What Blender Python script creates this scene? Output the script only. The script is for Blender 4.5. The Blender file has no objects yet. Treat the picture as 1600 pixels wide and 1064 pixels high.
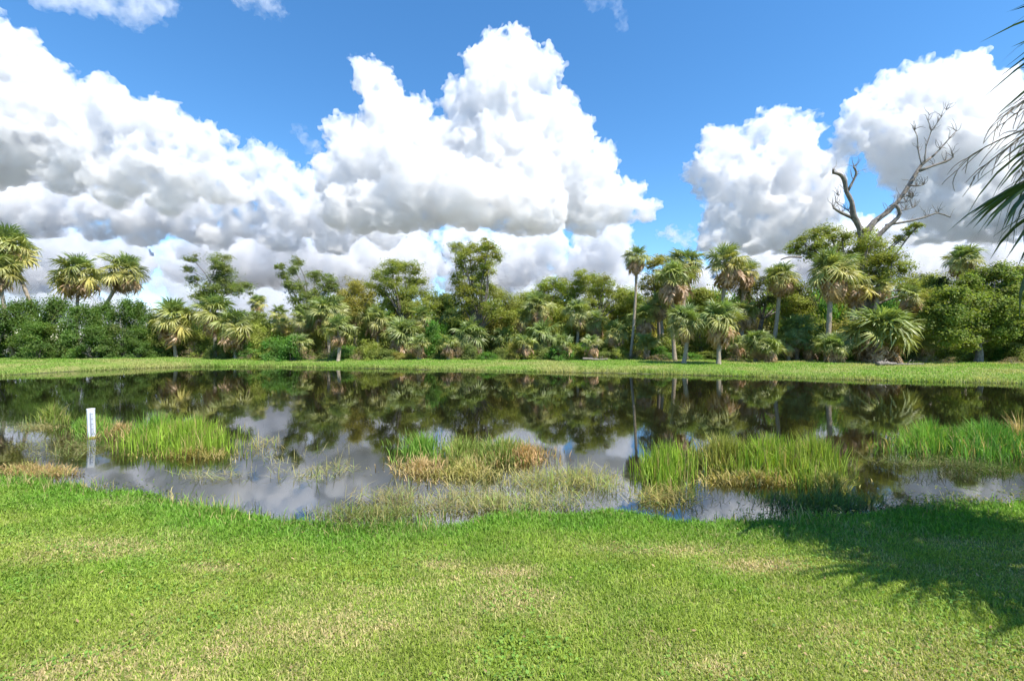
import bpy, bmesh, math, random
import numpy as np
from mathutils import Vector, Matrix, Euler

# ------------------------------------------------------------------ camera, sky, sun, exposure
sc = bpy.context.scene
col = sc.collection
CAM_Z = 2.3
F = 1600 * 16 / 36            # focal length in photo pixels (the photo is 1600 x 1064)
cam = bpy.data.cameras.new('camera')
cam_obj = bpy.data.objects.new('camera', cam)
col.objects.link(cam_obj)
sc.camera = cam_obj
cam.lens = 16
cam.sensor_width = 36
cam.clip_start = 0.05
cam.clip_end = 120000
cam_obj.location = (0, 0, CAM_Z)
cam_obj.rotation_euler = (math.radians(90), 0, 0)

SUN = Vector((0.40, -0.34, 0.84)).normalized()
world = bpy.data.worlds.new('World')
sc.world = world
world.use_nodes = True
wn = world.node_tree
sky = wn.nodes.new('ShaderNodeTexSky')
sky.sky_type = 'NISHITA'
sky.sun_disc = False
sky.sun_elevation = math.asin(SUN.z)
sky.sun_rotation = math.atan2(SUN.x, SUN.y)
sky.air_density = 1.0
sky.dust_density = 0.0
sky.ozone_density = 5.0
hs = wn.nodes.new('ShaderNodeHueSaturation')
hs.inputs['Saturation'].default_value = 1.19
hs.inputs['Hue'].default_value = 0.497
wn.links.new(sky.outputs[0], hs.inputs['Color'])
wn.links.new(hs.outputs[0], wn.nodes['Background'].inputs[0])
wn.nodes['Background'].inputs[1].default_value = 0.113

sun = bpy.data.lights.new('sun', 'SUN')
sun.energy = 4.3
sun.angle = math.radians(0.5)
sun.color = (1.0, 0.94, 0.85)
sun_obj = bpy.data.objects.new('sun', sun)
col.objects.link(sun_obj)
sun_obj.rotation_euler = SUN.to_track_quat('Z', 'Y').to_euler()
sun_obj.location = (0, 0, 60)

vs = sc.view_settings
vs.view_transform = 'Standard'
vs.look = 'None'
vs.exposure = 1.1
vs.gamma = 1.0
vs.use_curve_mapping = False
cy = sc.cycles
cy.use_denoising = True
cy.max_bounces = 40
cy.diffuse_bounces = 3
cy.glossy_bounces = 3
cy.transmission_bounces = 4
cy.volume_bounces = 32
cy.transparent_max_bounces = 8
cy.use_adaptive_sampling = False
cy.caustics_reflective = False
cy.caustics_refractive = False

random.seed(4)
rng = np.random.default_rng(7)

# ------------------------------------------------------------------ helpers
def at(px, py, d):
    """Point that the photo shows at pixel (px, py), at distance d straight ahead."""
    return Vector(((px - 800) / F * d, d, CAM_Z - (py - 532) / F * d))

def on_water(px, py):
    d = CAM_Z * F / (py - 532)
    return (px - 800) / F * d, d

def tag(o, label=None, cat=None, group=None, kind=None):
    if label: o['label'] = label
    if cat: o['category'] = cat
    if group: o['group'] = group
    if kind: o['kind'] = kind
    return o

def link(name, data, parent=None, mat=None):
    o = bpy.data.objects.new(name, data)
    col.objects.link(o)
    if parent is not None: o.parent = parent
    if mat is not None and data is not None and not data.materials: data.materials.append(mat)
    return o

def empty(name, loc):
    o = bpy.data.objects.new(name, None)
    o.empty_display_size = 0.2
    col.objects.link(o)
    o.location = loc
    return o

def mesh_np(name, v, loops, starts, totals, smooth=True, colors=None):
    me = bpy.data.meshes.new(name)
    v = np.ascontiguousarray(v, np.float32)
    me.vertices.add(len(v)); me.vertices.foreach_set('co', v.ravel())
    me.loops.add(len(loops)); me.loops.foreach_set('vertex_index', np.ascontiguousarray(loops, np.int32))
    me.polygons.add(len(starts))
    me.polygons.foreach_set('loop_start', np.ascontiguousarray(starts, np.int32))
    me.polygons.foreach_set('loop_total', np.ascontiguousarray(totals, np.int32))
    if smooth: me.polygons.foreach_set('use_smooth', np.ones(len(starts), bool))
    if colors is not None:
        a = me.color_attributes.new('Col', 'FLOAT_COLOR', 'POINT')
        c = np.ones((len(v), 4), np.float32); c[:, :3] = colors
        a.data.foreach_set('color', c.ravel())
    me.update(calc_edges=True)
    return me

def quads_mesh(name, v4, colors=None, smooth=False):
    """v4: (N,4,3) loose quads; colors: (N,3)."""
    n = len(v4)
    c = None if colors is None else np.repeat(colors, 4, axis=0)
    return mesh_np(name, v4.reshape(-1, 3), np.arange(n * 4), np.arange(n) * 4, np.full(n, 4), smooth, c)

def unit(a):
    return a / np.maximum(np.linalg.norm(a, axis=-1, keepdims=True), 1e-9)

def leaf_quads(c, nrm, length, width, g):
    """Pointed leaves (rhombi) at centres c with normals nrm."""
    n = len(c)
    t = unit(np.cross(nrm, unit(g.normal(size=(n, 3)))))
    b = np.cross(nrm, t)
    L = (length * g.uniform(.6, 1.25, n))[:, None]; W = (width * g.uniform(.7, 1.2, n))[:, None]
    return np.stack([c - t * L * .5, c + b * W * .5 - t * L * .08, c + t * L * .5, c - b * W * .5 - t * L * .08], 1)

def blades(name, base, h, w, az, lean, color, bend=.5, tipcol=1.15):
    """Grass blades: a quad and a tip triangle each. lean 0 = upright, 1 = flat."""
    n = len(base)
    d = np.stack([np.cos(az), np.sin(az), np.zeros(n)], 1)
    s = np.stack([-np.sin(az), np.cos(az), np.zeros(n)], 1)
    tw = rng.uniform(-1, 1, n)[:, None]
    s = unit(s + d * tw)
    a1 = lean * (1 - bend) * math.pi / 2; a2 = np.minimum(lean * (1 + bend), 1.25) * math.pi / 2
    up = np.array([0, 0, 1.0])
    m = base + (d * np.sin(a1)[:, None] + up * np.cos(a1)[:, None]) * (h * .55)[:, None]
    t = m + (d * np.sin(a2)[:, None] + up * np.cos(a2)[:, None]) * (h * .45)[:, None]
    W = w[:, None] * .5
    v = np.stack([base - s * W * .8, base + s * W * .8, m + s * W, m - s * W, t], 1)
    i = (np.arange(n) * 5)[:, None]
    loops = (i + np.array([0, 1, 2, 3, 3, 2, 4])).ravel()
    st = (np.arange(n) * 7)[:, None] + np.array([0, 4])
    to = np.tile([4, 3], (n, 1))
    f = np.array([.62, .62, 1.0, 1.0, tipcol])[None, :, None]
    cc = (color[:, None, :] * np.ones((1, 5, 1)))
    return mesh_np(name, v.reshape(-1, 3), loops, st.ravel(), to.ravel(), True, cc.reshape(-1, 3))

def tubes(name, paths, sides=7, mat=None, jitter=0.0):
    """paths: list of [(point, radius), ...]; one mesh of tapered limbs."""
    V, Fc = [], []
    for path in paths:
        n0 = len(V); P = [Vector(p) for p, r in path]; R = [r for p, r in path]
        ref = Vector((0.31, 0.9, 0.3)).normalized()
        for i, p in enumerate(P):
            t = (P[min(i + 1, len(P) - 1)] - P[max(i - 1, 0)])
            t = t.normalized() if t.length > 1e-6 else Vector((0, 0, 1))
            a = t.cross(ref)
            if a.length < .1: a = t.cross(Vector((1, 0, 0)))
            a.normalize(); b = t.cross(a)
            for k in range(sides):
                th = 2 * math.pi * k / sides
                rr = R[i] * (1 + (random.uniform(-jitter, jitter) if jitter else 0))
                V.append((p + a * math.cos(th) * rr + b * math.sin(th) * rr)[:])
        for i in range(len(P) - 1):
            for k in range(sides):
                k2 = (k + 1) % sides
                Fc.append((n0 + i * sides + k, n0 + i * sides + k2, n0 + (i + 1) * sides + k2, n0 + (i + 1) * sides + k))
        Fc.append(tuple(n0 + k for k in range(sides))[::-1])
        Fc.append(tuple(n0 + (len(P) - 1) * sides + k for k in range(sides)))
    me = bpy.data.meshes.new(name)
    me.from_pydata(V, [], Fc)
    me.polygons.foreach_set('use_smooth', np.ones(len(Fc), bool))
    if mat: me.materials.append(mat)
    return me

def smooth_path(pts, per=4):
    """Catmull-Rom through [(point, radius)]."""
    P = [(Vector(p), r) for p, r in pts]
    out = []
    for i in range(len(P) - 1):
        p0 = P[max(i - 1, 0)][0]; p1, r1 = P[i]; p2, r2 = P[i + 1]; p3 = P[min(i + 2, len(P) - 1)][0]
        for k in range(per):
            t = k / per
            q = 0.5 * ((2 * p1) + (p2 - p0) * t + (2 * p0 - 5 * p1 + 4 * p2 - p3) * t * t + (3 * p1 - p0 - 3 * p2 + p3) * t ** 3)
            out.append((q, r1 + (r2 - r1) * t))
    out.append(P[-1])
    return out

def vnoise(x, y, seed=0):
    """Smooth 2D value noise 0..1."""
    xi = np.floor(x).astype(np.int64); yi = np.floor(y).astype(np.int64)
    fx = x - xi; fy = y - yi
    fx = fx * fx * (3 - 2 * fx); fy = fy * fy * (3 - 2 * fy)
    def hsh(a, b):
        h = (a * 374761393 + b * 668265263 + seed * 974634777) & 0x7fffffff
        h = ((h ^ (h >> 13)) * 1274126177) & 0x7fffffff
        return ((h ^ (h >> 16)) & 0xffff) / 65535.0
    return (hsh(xi, yi) * (1 - fx) + hsh(xi + 1, yi) * fx) * (1 - fy) + (hsh(xi, yi + 1) * (1 - fx) + hsh(xi + 1, yi + 1) * fx) * fy

def fbm(x, y, seed=0, oct=4):
    s = 0; a = .5; t = 0
    for o in range(oct):
        s = s + a * vnoise(x * 2 ** o, y * 2 ** o, seed + o); t += a; a *= .5
    return s / t

# ------------------------------------------------------------------ materials
def new_mat(name):
    m = bpy.data.materials.new(name); m.use_nodes = True
    nt = m.node_tree; nt.nodes.clear()
    return m, nt, nt.nodes.new('ShaderNodeOutputMaterial')

def N(nt, t, **kw):
    n = nt.nodes.new(t)
    for k, v in kw.items():
        if k in n.inputs: n.inputs[k].default_value = v
        else: setattr(n, k, v)
    return n

def leaf_material(name, source, base=(0.1, 0.15, 0.03, 1), trans=.35, gloss=.06, rough=.45, vary=.25, tint=(1.25, 1.3, .7, 1)):
    """source: 'attr' (vertex colour of each leaf) or 'object' (object colour)."""
    m, nt, out = new_mat(name)
    if source == 'attr':
        c = N(nt, 'ShaderNodeAttribute', attribute_name='Col'); csock = c.outputs['Color']
    else:
        oi = N(nt, 'ShaderNodeObjectInfo'); csock = oi.outputs['Color']
    geo = N(nt, 'ShaderNodeNewGeometry')
    no = N(nt, 'ShaderNodeTexNoise', Scale=1.7, Detail=3.0)
    nt.links.new(geo.outputs['Position'], no.inputs['Vector'])
    ra = N(nt, 'ShaderNodeMapRange'); ra.inputs[1].default_value = .3; ra.inputs[2].default_value = .7
    ra.inputs[3].default_value = 1 - vary; ra.inputs[4].default_value = 1 + vary
    nt.links.new(no.outputs[0], ra.inputs[0])
    mul = N(nt, 'ShaderNodeVectorMath', operation='SCALE')
    nt.links.new(csock, mul.inputs[0]); nt.links.new(ra.outputs[0], mul.inputs['Scale'])
    tc = N(nt, 'ShaderNodeVectorMath', operation='MULTIPLY'); tc.inputs[1].default_value = tint[:3]
    nt.links.new(mul.outputs[0], tc.inputs[0])
    df = N(nt, 'ShaderNodeBsdfDiffuse'); tr = N(nt, 'ShaderNodeBsdfTranslucent'); gl = N(nt, 'ShaderNodeBsdfGlossy'); gl.inputs['Roughness'].default_value = rough
    nt.links.new(mul.outputs[0], df.inputs[0]); nt.links.new(tc.outputs[0], tr.inputs[0])
    m1 = N(nt, 'ShaderNodeMixShader'); m1.inputs[0].default_value = trans
    nt.links.new(df.outputs[0], m1.inputs[1]); nt.links.new(tr.outputs[0], m1.inputs[2])
    m2 = N(nt, 'ShaderNodeMixShader'); m2.inputs[0].default_value = gloss
    nt.links.new(m1.outputs[0], m2.inputs[1]); nt.links.new(gl.outputs[0], m2.inputs[2])
    nt.links.new(m2.outputs[0], out.inputs[0])
    return m

def bark_material(name, c1, c2, scale=6, zstretch=.35, rings=0):
    m, nt, out = new_mat(name)
    tc = N(nt, 'ShaderNodeTexCoord'); mp = N(nt, 'ShaderNodeMapping'); mp.inputs['Scale'].default_value = (1, 1, zstretch)
    nt.links.new(tc.outputs['Object'], mp.inputs[0])
    no = N(nt, 'ShaderNodeTexNoise', Scale=float(scale), Detail=6.0, Roughness=.7)
    nt.links.new(mp.outputs[0], no.inputs[0])
    fac = no.outputs[0]
    if rings:
        wv = N(nt, 'ShaderNodeTexWave', wave_type='BANDS', bands_direction='Z'); wv.inputs['Scale'].default_value = rings; wv.inputs['Distortion'].default_value = 4; wv.inputs['Detail'].default_value = 3
        nt.links.new(tc.outputs['Object'], wv.inputs[0])
        mx = N(nt, 'ShaderNodeMath', operation='MULTIPLY_ADD'); mx.inputs[1].default_value = .3
        nt.links.new(wv.outputs['Fac'], mx.inputs[0]); nt.links.new(no.outputs[0], mx.inputs[2])
        fac = mx.outputs[0]
    cr = N(nt, 'ShaderNodeValToRGB'); cr.color_ramp.elements[0].position = .35; cr.color_ramp.elements[1].position = .75
    cr.color_ramp.elements[0].color = (*c1, 1); cr.color_ramp.elements[1].color = (*c2, 1)
    nt.links.new(fac, cr.inputs[0])
    p = N(nt, 'ShaderNodeBsdfPrincipled'); p.inputs['Roughness'].default_value = .9
    bp = N(nt, 'ShaderNodeBump'); bp.inputs['Strength'].default_value = .8; bp.inputs['Distance'].default_value = .04
    nt.links.new(fac, bp.inputs['Height']); nt.links.new(bp.outputs[0], p.inputs['Normal'])
    nt.links.new(cr.outputs[0], p.inputs['Base Color']); nt.links.new(p.outputs[0], out.inputs[0])
    return m

M = {}
M['leaf'] = leaf_material('broadleaf_foliage', 'attr', trans=.48, gloss=.02, rough=.6)
M['frond'] = leaf_material('palm_frond', 'object', trans=.35, gloss=.05, rough=.5, vary=.22)
M['grass'] = leaf_material('grass_blade', 'attr', trans=.4, gloss=.018, rough=.6, vary=.12)
M['bark'] = bark_material('grey_bark', (.09, .075, .06), (.32, .28, .24), 7)
M['deadwood'] = bark_material('weathered_dead_wood', (.07, .06, .05), (.36, .315, .27), 9, .3)
M['palm_bark'] = bark_material('palm_trunk_bark', (.12, .10, .075), (.40, .33, .25), 8, .6, rings=5)

# ground
def ground_material():
    m, nt, out = new_mat('lawn_soil')
    geo = N(nt, 'ShaderNodeNewGeometry')
    n1 = N(nt, 'ShaderNodeTexNoise', Scale=.55, Detail=5.0, Roughness=.65)
    n2 = N(nt, 'ShaderNodeTexNoise', Scale=22.0, Detail=4.0, Roughness=.7)
    for n in (n1, n2): nt.links.new(geo.outputs['Position'], n.inputs[0])
    cr = N(nt, 'ShaderNodeValToRGB'); e = cr.color_ramp.elements
    e[0].position = .38; e[0].color = (.17, .27, .03, 1); e[1].position = .68; e[1].color = (.30, .29, .10, 1)
    nt.links.new(n1.outputs[0], cr.inputs[0])
    c2 = N(nt, 'ShaderNodeValToRGB'); e = c2.color_ramp.elements
    e[0].position = .3; e[0].color = (.35, .35, .3, 1); e[1].position = .7; e[1].color = (1.1, 1.1, 1.0, 1)
    nt.links.new(n2.outputs[0], c2.inputs[0])
    mu = N(nt, 'ShaderNodeVectorMath', operation='MULTIPLY')
    nt.links.new(cr.outputs[0], mu.inputs[0]); nt.links.new(c2.outputs[0], mu.inputs[1])
    # leaf litter and woods beyond the bank
    sp0 = N(nt, 'ShaderNodeSeparateXYZ'); nt.links.new(geo.outputs['Position'], sp0.inputs[0])
    mr0 = N(nt, 'ShaderNodeMapRange'); mr0.inputs[1].default_value = 44; mr0.inputs[2].default_value = 60
    nt.links.new(sp0.outputs['Y'], mr0.inputs[0])
    mx0 = N(nt, 'ShaderNodeMix', data_type='RGBA'); mx0.inputs[7].default_value = (.12, .12, .085, 1)
    nt.links.new(mr0.outputs[0], mx0.inputs[0]); nt.links.new(mu.outputs[0], mx0.inputs[6])
    # wet mud at and below the water line
    sp = N(nt, 'ShaderNodeSeparateXYZ'); nt.links.new(geo.outputs['Position'], sp.inputs[0])
    mr = N(nt, 'ShaderNodeMapRange'); mr.inputs[1].default_value = .0; mr.inputs[2].default_value = .07
    nt.links.new(sp.outputs['Z'], mr.inputs[0])
    mx = N(nt, 'ShaderNodeMix', data_type='RGBA'); mx.inputs[6].default_value = (.035, .028, .016, 1)
    nt.links.new(mr.outputs[0], mx.inputs[0]); nt.links.new(mx0.outputs[2], mx.inputs[7])
    p = N(nt, 'ShaderNodeBsdfPrincipled'); p.inputs['Roughness'].default_value = .95
    bp = N(nt, 'ShaderNodeBump'); bp.inputs['Strength'].default_value = .7; bp.inputs['Distance'].default_value = .03
    nt.links.new(n2.outputs[0], bp.inputs['Height']); nt.links.new(bp.outputs[0], p.inputs['Normal'])
    nt.links.new(mx.outputs[2], p.inputs['Base Color']); nt.links.new(p.outputs[0], out.inputs[0])
    return m
M['ground'] = ground_material()

def water_material():
    m, nt, out = new_mat('still_pond_water')
    geo = N(nt, 'ShaderNodeNewGeometry')
    mp = N(nt, 'ShaderNodeMapping'); mp.inputs['Scale'].default_value = (.9, .45, 1)
    nt.links.new(geo.outputs['Position'], mp.inputs[0])
    n1 = N(nt, 'ShaderNodeTexNoise', Scale=2.2, Detail=3.0, Roughness=.5)
    nt.links.new(mp.outputs[0], n1.inputs[0])
    bp = N(nt, 'ShaderNodeBump'); bp.inputs['Strength'].default_value = .08; bp.inputs['Distance'].default_value = .02
    nt.links.new(n1.outputs[0], bp.inputs['Height'])
    p = N(nt, 'ShaderNodeBsdfPrincipled')
    p.inputs['Base Color'].default_value = (.0075, .0065, .003, 1)
    p.inputs['Roughness'].default_value = .035
    p.inputs['IOR'].default_value = 3.1
    nt.links.new(bp.outputs[0], p.inputs['Normal']); nt.links.new(p.outputs[0], out.inputs[0])
    return m
M['water'] = water_material()

# ------------------------------------------------------------------ terrain and water
near_px = [(-900, 700), (-300, 715), (0, 733), (100, 748), (250, 766), (330, 786), (430, 808), (560, 818), (680, 803), (800, 797), (940, 787),
           (1050, 803), (1180, 803), (1280, 803), (1400, 790), (1500, 778), (1600, 772), (2000, 752), (2500, 735)]
far_px = [(-500, 596), (0, 588), (120, 580), (220, 575.5), (300, 573), (420, 573), (550, 575), (800, 580), (1000, 583.5), (1200, 589), (1400, 595), (1600, 599), (2200, 612)]
NX, NY = zip(*sorted(on_water(*p) for p in [(a_, b_ + 15) for a_, b_ in near_px]))
FX, FY = zip(*sorted(on_water(*p) for p in far_px))
def s_near(x): return np.interp(x, NX, NY)
def s_far(x): return np.interp(x, FX, FY)
def height(x, y):
    x = np.asarray(x, float); y = np.asarray(y, float)
    wob = .55 * (fbm(x * 1.3, y * .2 + 3, 5, 5) - .5)
    dn = s_near(x) + wob - y; df = y - s_far(x) - wob * 2 - 1.6 * (fbm(x * .28, x * 0 + 7, 15, 5) - .5)
    lawn = .015 + np.minimum(.10 * np.maximum(dn, 0), .62) + .02 * (fbm(x * 1.4, y * 1.4, 3) - .5) * np.clip(dn, 0, 1)
    far = .02 + .62 * (1 - np.exp(-np.maximum(df, 0) / 4.5)) + .10 * (fbm(x * .35, y * .35, 9) - .5) * np.clip(df / 2, 0, 1)
    bed = -np.minimum(.16 * np.minimum(np.maximum(-dn, 0), np.maximum(-df, 0)), 1.0)
    return np.where(dn > 0, lawn, np.where(df > 0, far, bed))
def ground_z(x, y): return float(height(np.array([x]), np.array([y]))[0])

gx = np.unique(np.concatenate([np.linspace(-3000, -120, 14), np.linspace(-120, -14, 60), np.linspace(-14, 14, 190), np.linspace(14, 120, 60), np.linspace(120, 3000, 14)]))
gy = np.unique(np.concatenate([np.linspace(-400, -3, 12), np.linspace(-3, 10, 110), np.linspace(10, 22, 20), np.linspace(22, 58, 90), np.linspace(58, 120, 16), np.linspace(120, 5000, 14)]))
X, Y = np.meshgrid(gx, gy)
Z = height(X, Y)
nv = X.size; nx = len(gx); ny = len(gy)
ii = (np.arange(ny - 1)[:, None] * nx + np.arange(nx - 1)[None]).ravel()
lo = np.stack([ii, ii + 1, ii + nx + 1, ii + nx], 1).ravel()
gm = mesh_np('ground', np.stack([X.ravel(), Y.ravel(), Z.ravel()], 1), lo, np.arange(len(ii)) * 4, np.full(len(ii), 4))
tag(link('ground', gm, mat=M['ground']), 'grassy ground around the pond', kind='structure')
wm = bpy.data.meshes.new('pond_water')
wm.from_pydata([(-110, 3.0, 0), (110, 3.0, 0), (110, 62, 0), (-110, 62, 0)], [], [(0, 1, 2, 3)])
tag(link('pond_water', wm, mat=M['water']), 'still dark pond water mirroring the trees and clouds', kind='structure')

# ------------------------------------------------------------------ clouds (real volumes, kilometres away)
def ico(sub):
    bm = bmesh.new(); bmesh.ops.create_icosphere(bm, subdivisions=sub, radius=1)
    v = np.array([x.co[:] for x in bm.verts]); f = np.array([[q.index for q in y.verts] for y in bm.faces]); bm.free()
    return v, f
IV, IF = ico(2)
def cloud_material(name, density, k, albedo):
    m, nt, out = new_mat(name)
    p = N(nt, 'ShaderNodeVolumePrincipled')
    p.inputs['Color'].default_value = (albedo, albedo + .001, albedo + .004, 1); p.inputs['Anisotropy'].default_value = .25
    tc = N(nt, 'ShaderNodeTexCoord')
    no = N(nt, 'ShaderNodeTexNoise', Detail=3.0, Roughness=.6); no.inputs['Scale'].default_value = 1 / (22 * k)
    nt.links.new(tc.outputs['Object'], no.inputs['Vector'])
    mr = N(nt, 'ShaderNodeMapRange'); mr.inputs[1].default_value = .40; mr.inputs[2].default_value = .60; mr.inputs[3].default_value = 0; mr.inputs[4].default_value = density * 2.4
    nt.links.new(no.outputs[0], mr.inputs[0]); nt.links.new(mr.outputs[0], p.inputs['Density'])
    m.cycles.volume_step_rate = .25
    nt.links.new(p.outputs[0], out.inputs['Volume'])
    return m
def cloud(label, blobs, D, vox, seed, dens, levels=((18, .40), (12, .40)), disp=((30, 16), (12, 9), (5, 3.6)), flat=None, shrink=.86, albedo=.946):
    """blobs: (px, py, radius in px, depth offset in px). dens: optical depth per photo pixel."""
    g = np.random.default_rng(seed); k = D / F
    sp = []
    for b in blobs:
        c = at(b[0], b[1], D); sp.append((c.x, c.y + (b[3] if len(b) > 3 else 0) * k, c.z, b[2] * k * shrink))
    lv = [np.array(sp)]
    for n, fr in levels:
        s = lv[-1]
        d = unit(g.normal(size=(len(s), n, 3))); d[..., 2] = np.where(d[..., 2] < -.25, -d[..., 2], d[..., 2])
        r = s[:, None, 3] * fr * g.uniform(.5, 1.2, (len(s), n))
        c = s[:, None, :3] + d * (s[:, None, 3] * g.uniform(.75, 1.02, (len(s), n)))[..., None]
        lv.append(np.concatenate([c, r[..., None]], 2).reshape(-1, 4))
    a = np.concatenate(lv)
    a = a[a[:, 3] > vox * k * .9]
    v = (IV[None] * a[:, 3][:, None, None] + a[:, None, :3])
    if flat is not None:                      # the flat condensation level at the base
        zb = CAM_Z + (532 - flat) / F * D
        v[..., 2] = np.where(v[..., 2] < zb, zb - (zb - v[..., 2]) * .25, v[..., 2])
    f = (IF[None] + (np.arange(len(a)) * len(IV))[:, None, None]).reshape(-1, 3)
    me = mesh_np('cloud', v.reshape(-1, 3), f.ravel(), np.arange(len(f)) * 3, np.full(len(f), 3))
    o = link('cloud', me)
    md = o.modifiers.new('remesh', 'REMESH'); md.mode = 'VOXEL'; md.voxel_size = vox * k; md.use_smooth_shade = True
    for i, (sz, st) in enumerate(disp):
        t = bpy.data.textures.new('billow', 'CLOUDS'); t.noise_scale = sz * k; t.noise_depth = 2
        t.noise_type = 'HARD_NOISE'; t.noise_basis = 'BLENDER_ORIGINAL'
        dm = o.modifiers.new('billow', 'DISPLACE'); dm.texture = t; dm.texture_coords = 'GLOBAL'; dm.strength = st * k; dm.mid_level = .5
    if len(disp) > 2:
        r2 = o.modifiers.new('clean', 'REMESH'); r2.mode = 'VOXEL'; r2.voxel_size = vox * k * .9; r2.use_smooth_shade = True
    me2 = bpy.data.meshes.new_from_object(o.evaluated_get(bpy.context.evaluated_depsgraph_get()))
    o.modifiers.clear(); o.data = me2; bpy.data.meshes.remove(me); me2.name = 'cloud'
    me2.materials.clear(); me2.materials.append(cloud_material('cloud_vapour', dens * .42 / k, k, albedo))
    tag(o, label, 'cloud', 'clouds over the pond')
    return o

A = [(800, 80, 45), (765, 105, 50), (840, 120, 45), (720, 150, 45, 20), (780, 170, 75), (860, 190, 55), (880, 230, 60), (740, 240, 80), (820, 270, 90), (900, 280, 70), (680, 240, 45, -20), (620, 200, 60, 10),
     (568, 108, 38, 30), (585, 130, 40, 20), (600, 165, 50, 20), (625, 190, 46, 10), (525, 195, 38, 30), (545, 235, 45, 10), (600, 260, 80), (540, 290, 60), (660, 310, 80, -30), (740, 330, 70, -60), (830, 340, 70, -40), (920, 325, 60), (970, 322, 45), (1008, 332, 28), (560, 335, 60, -20), (620, 350, 50, -40)]
cloud('towering white cumulus cloud with two peaks in the middle of the sky', A, 3000, 1.7, 1, .13, flat=372)
B1 = [(-230, 60, 150), (-90, 95, 110), (15, 100, 62), (70, 140, 52), (120, 175, 50), (165, 165, 42), (200, 190, 48), (250, 200, 45), (300, 222, 40), (340, 232, 36), (60, 210, 70), (140, 235, 60), (220, 260, 55), (290, 275, 50), (340, 290, 45), (372, 305, 28), (-60, 210, 110), (-200, 190, 150), (20, 255, 50), (100, 275, 45), (180, 295, 45), (260, 310, 40)]
cloud('long grey-bottomed cloud bank sloping down from the upper left', B1, 2400, 2.0, 2, .13)
B2 = [(405, 252, 34), (440, 272, 36), (490, 305, 40), (540, 320, 46), (380, 280, 40), (430, 310, 50), (480, 335, 50), (540, 350, 45), (600, 365, 40), (380, 340, 45), (300, 345, 50), (220, 345, 55), (150, 350, 40), (340, 365, 40), (440, 375, 40), (60, 330, 60), (100, 300, 50), (180, 320, 60), (260, 325, 55), (330, 310, 50), (-40, 310, 80), (-150, 320, 90), (520, 385, 36)]
cloud('white cumulus bank behind the grey cloud, reaching down to the treetops', B2, 4600, 1.9, 3, .12, flat=398)
C1 = [(1120, 235, 36), (1105, 265, 40), (1150, 240, 42), (1190, 205, 34), (1225, 200, 34), (1085, 275, 22), (1160, 290, 65), (1230, 270, 62), (1270, 300, 60), (1140, 335, 50), (1200, 340, 60), (1260, 350, 55), (1120, 375, 40), (1180, 380, 45), (1235, 385, 40), (1270, 185, 18), (1255, 215, 30)]
cloud('white cumulus cloud above the palms right of centre', C1, 3400, 1.8, 4, .12, flat=396)
C2 = [(1520, 120, 38), (1480, 135, 44), (1430, 140, 46), (1375, 160, 44), (1345, 190, 40), (1330, 225, 34), (1550, 165, 55), (1470, 190, 70), (1400, 215, 60), (1590, 220, 80), (1500, 250, 85), (1420, 260, 55), (1580, 300, 80), (1500, 330, 65), (1440, 320, 45), (1660, 220, 110), (1700, 300, 110), (1560, 355, 55), (1480, 368, 40), (1390, 385, 30), (1430, 375, 34), (1300, 380, 34), (1340, 372, 34), (1315, 250, 22), (1292, 268, 18)]
cloud('broad white cumulus cloud with a grey base behind the dead tree', C2, 2800, 1.9, 5, .13, flat=380)
# far cloud banks low over the trees
def bank_blobs(x0, x1, y0, y1, n, r0, r1, seed):
    g = random.Random(seed)
    return [(g.uniform(x0, x1), g.uniform(y0, y1), g.uniform(r0, r1), g.uniform(-90, 90)) for _ in range(n)]
FAR = dict(albedo=.935, levels=((16, .4), (8, .4)), disp=((34, 14), (13, 6)))
cloud('far low cloud bank just over the treetops on the left', bank_blobs(-340, 660, 385, 440, 90, 26, 60, 1), 8000, 2.2, 6, .09, flat=452, **FAR)
cloud('far white cloud bank just over the treetops in the middle', bank_blobs(560, 965, 385, 445, 46, 24, 52, 2), 9500, 2.0, 9, .09, flat=455, **FAR)
cloud('far low cloud bank just over the treetops on the right', bank_blobs(1090, 1960, 385, 440, 80, 22, 54, 3), 8600, 2.2, 7, .09, flat=450, **FAR)
cloud('distant cloud bank along the horizon behind the trees', bank_blobs(-380, 2000, 440, 510, 200, 22, 50, 4), 16000, 2.8, 8, .07, levels=((12, .42),), disp=((34, 14), (13, 6)), albedo=.91)
# thin scraps near the top of the picture
def scrap(label, blobs, D, seed, dens):
    cloud(label, blobs, D, 1.2, seed, dens, levels=((14, .55), (8, .5)), disp=((24, 16), (9, 8), (4, 3.5)), shrink=1.0)
scrap('thin ragged cloud scrap at the top left corner of the sky', [(60, -8, 26), (100, 0, 26), (140, 6, 28), (185, 14, 30), (228, 16, 28), (262, 10, 22), (212, 36, 18), (120, -24, 26), (200, -20, 28)], 2600, 21, .022)
scrap('small torn cloud touching the top edge left of centre', [(380, 2, 20), (412, 10, 22), (430, 20, 18), (400, -16, 20)], 2600, 22, .02)
scrap('faint wispy cloud shred at the top right of centre', [(925, 8, 14), (945, 2, 13), (962, 14, 11), (970, 30, 10), (971, 46, 9), (920, -8, 14)], 2600, 23, .009)
scrap('small loose cloud puff left of the towering cumulus', [(468, 208, 11), (478, 222, 11), (490, 234, 12)], 3000, 24, .02)
scrap('tiny cloud puff between the two white cumulus clouds', [(1040, 365, 12), (1056, 372, 14), (1072, 376, 16)], 3400, 25, .05)

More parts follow.
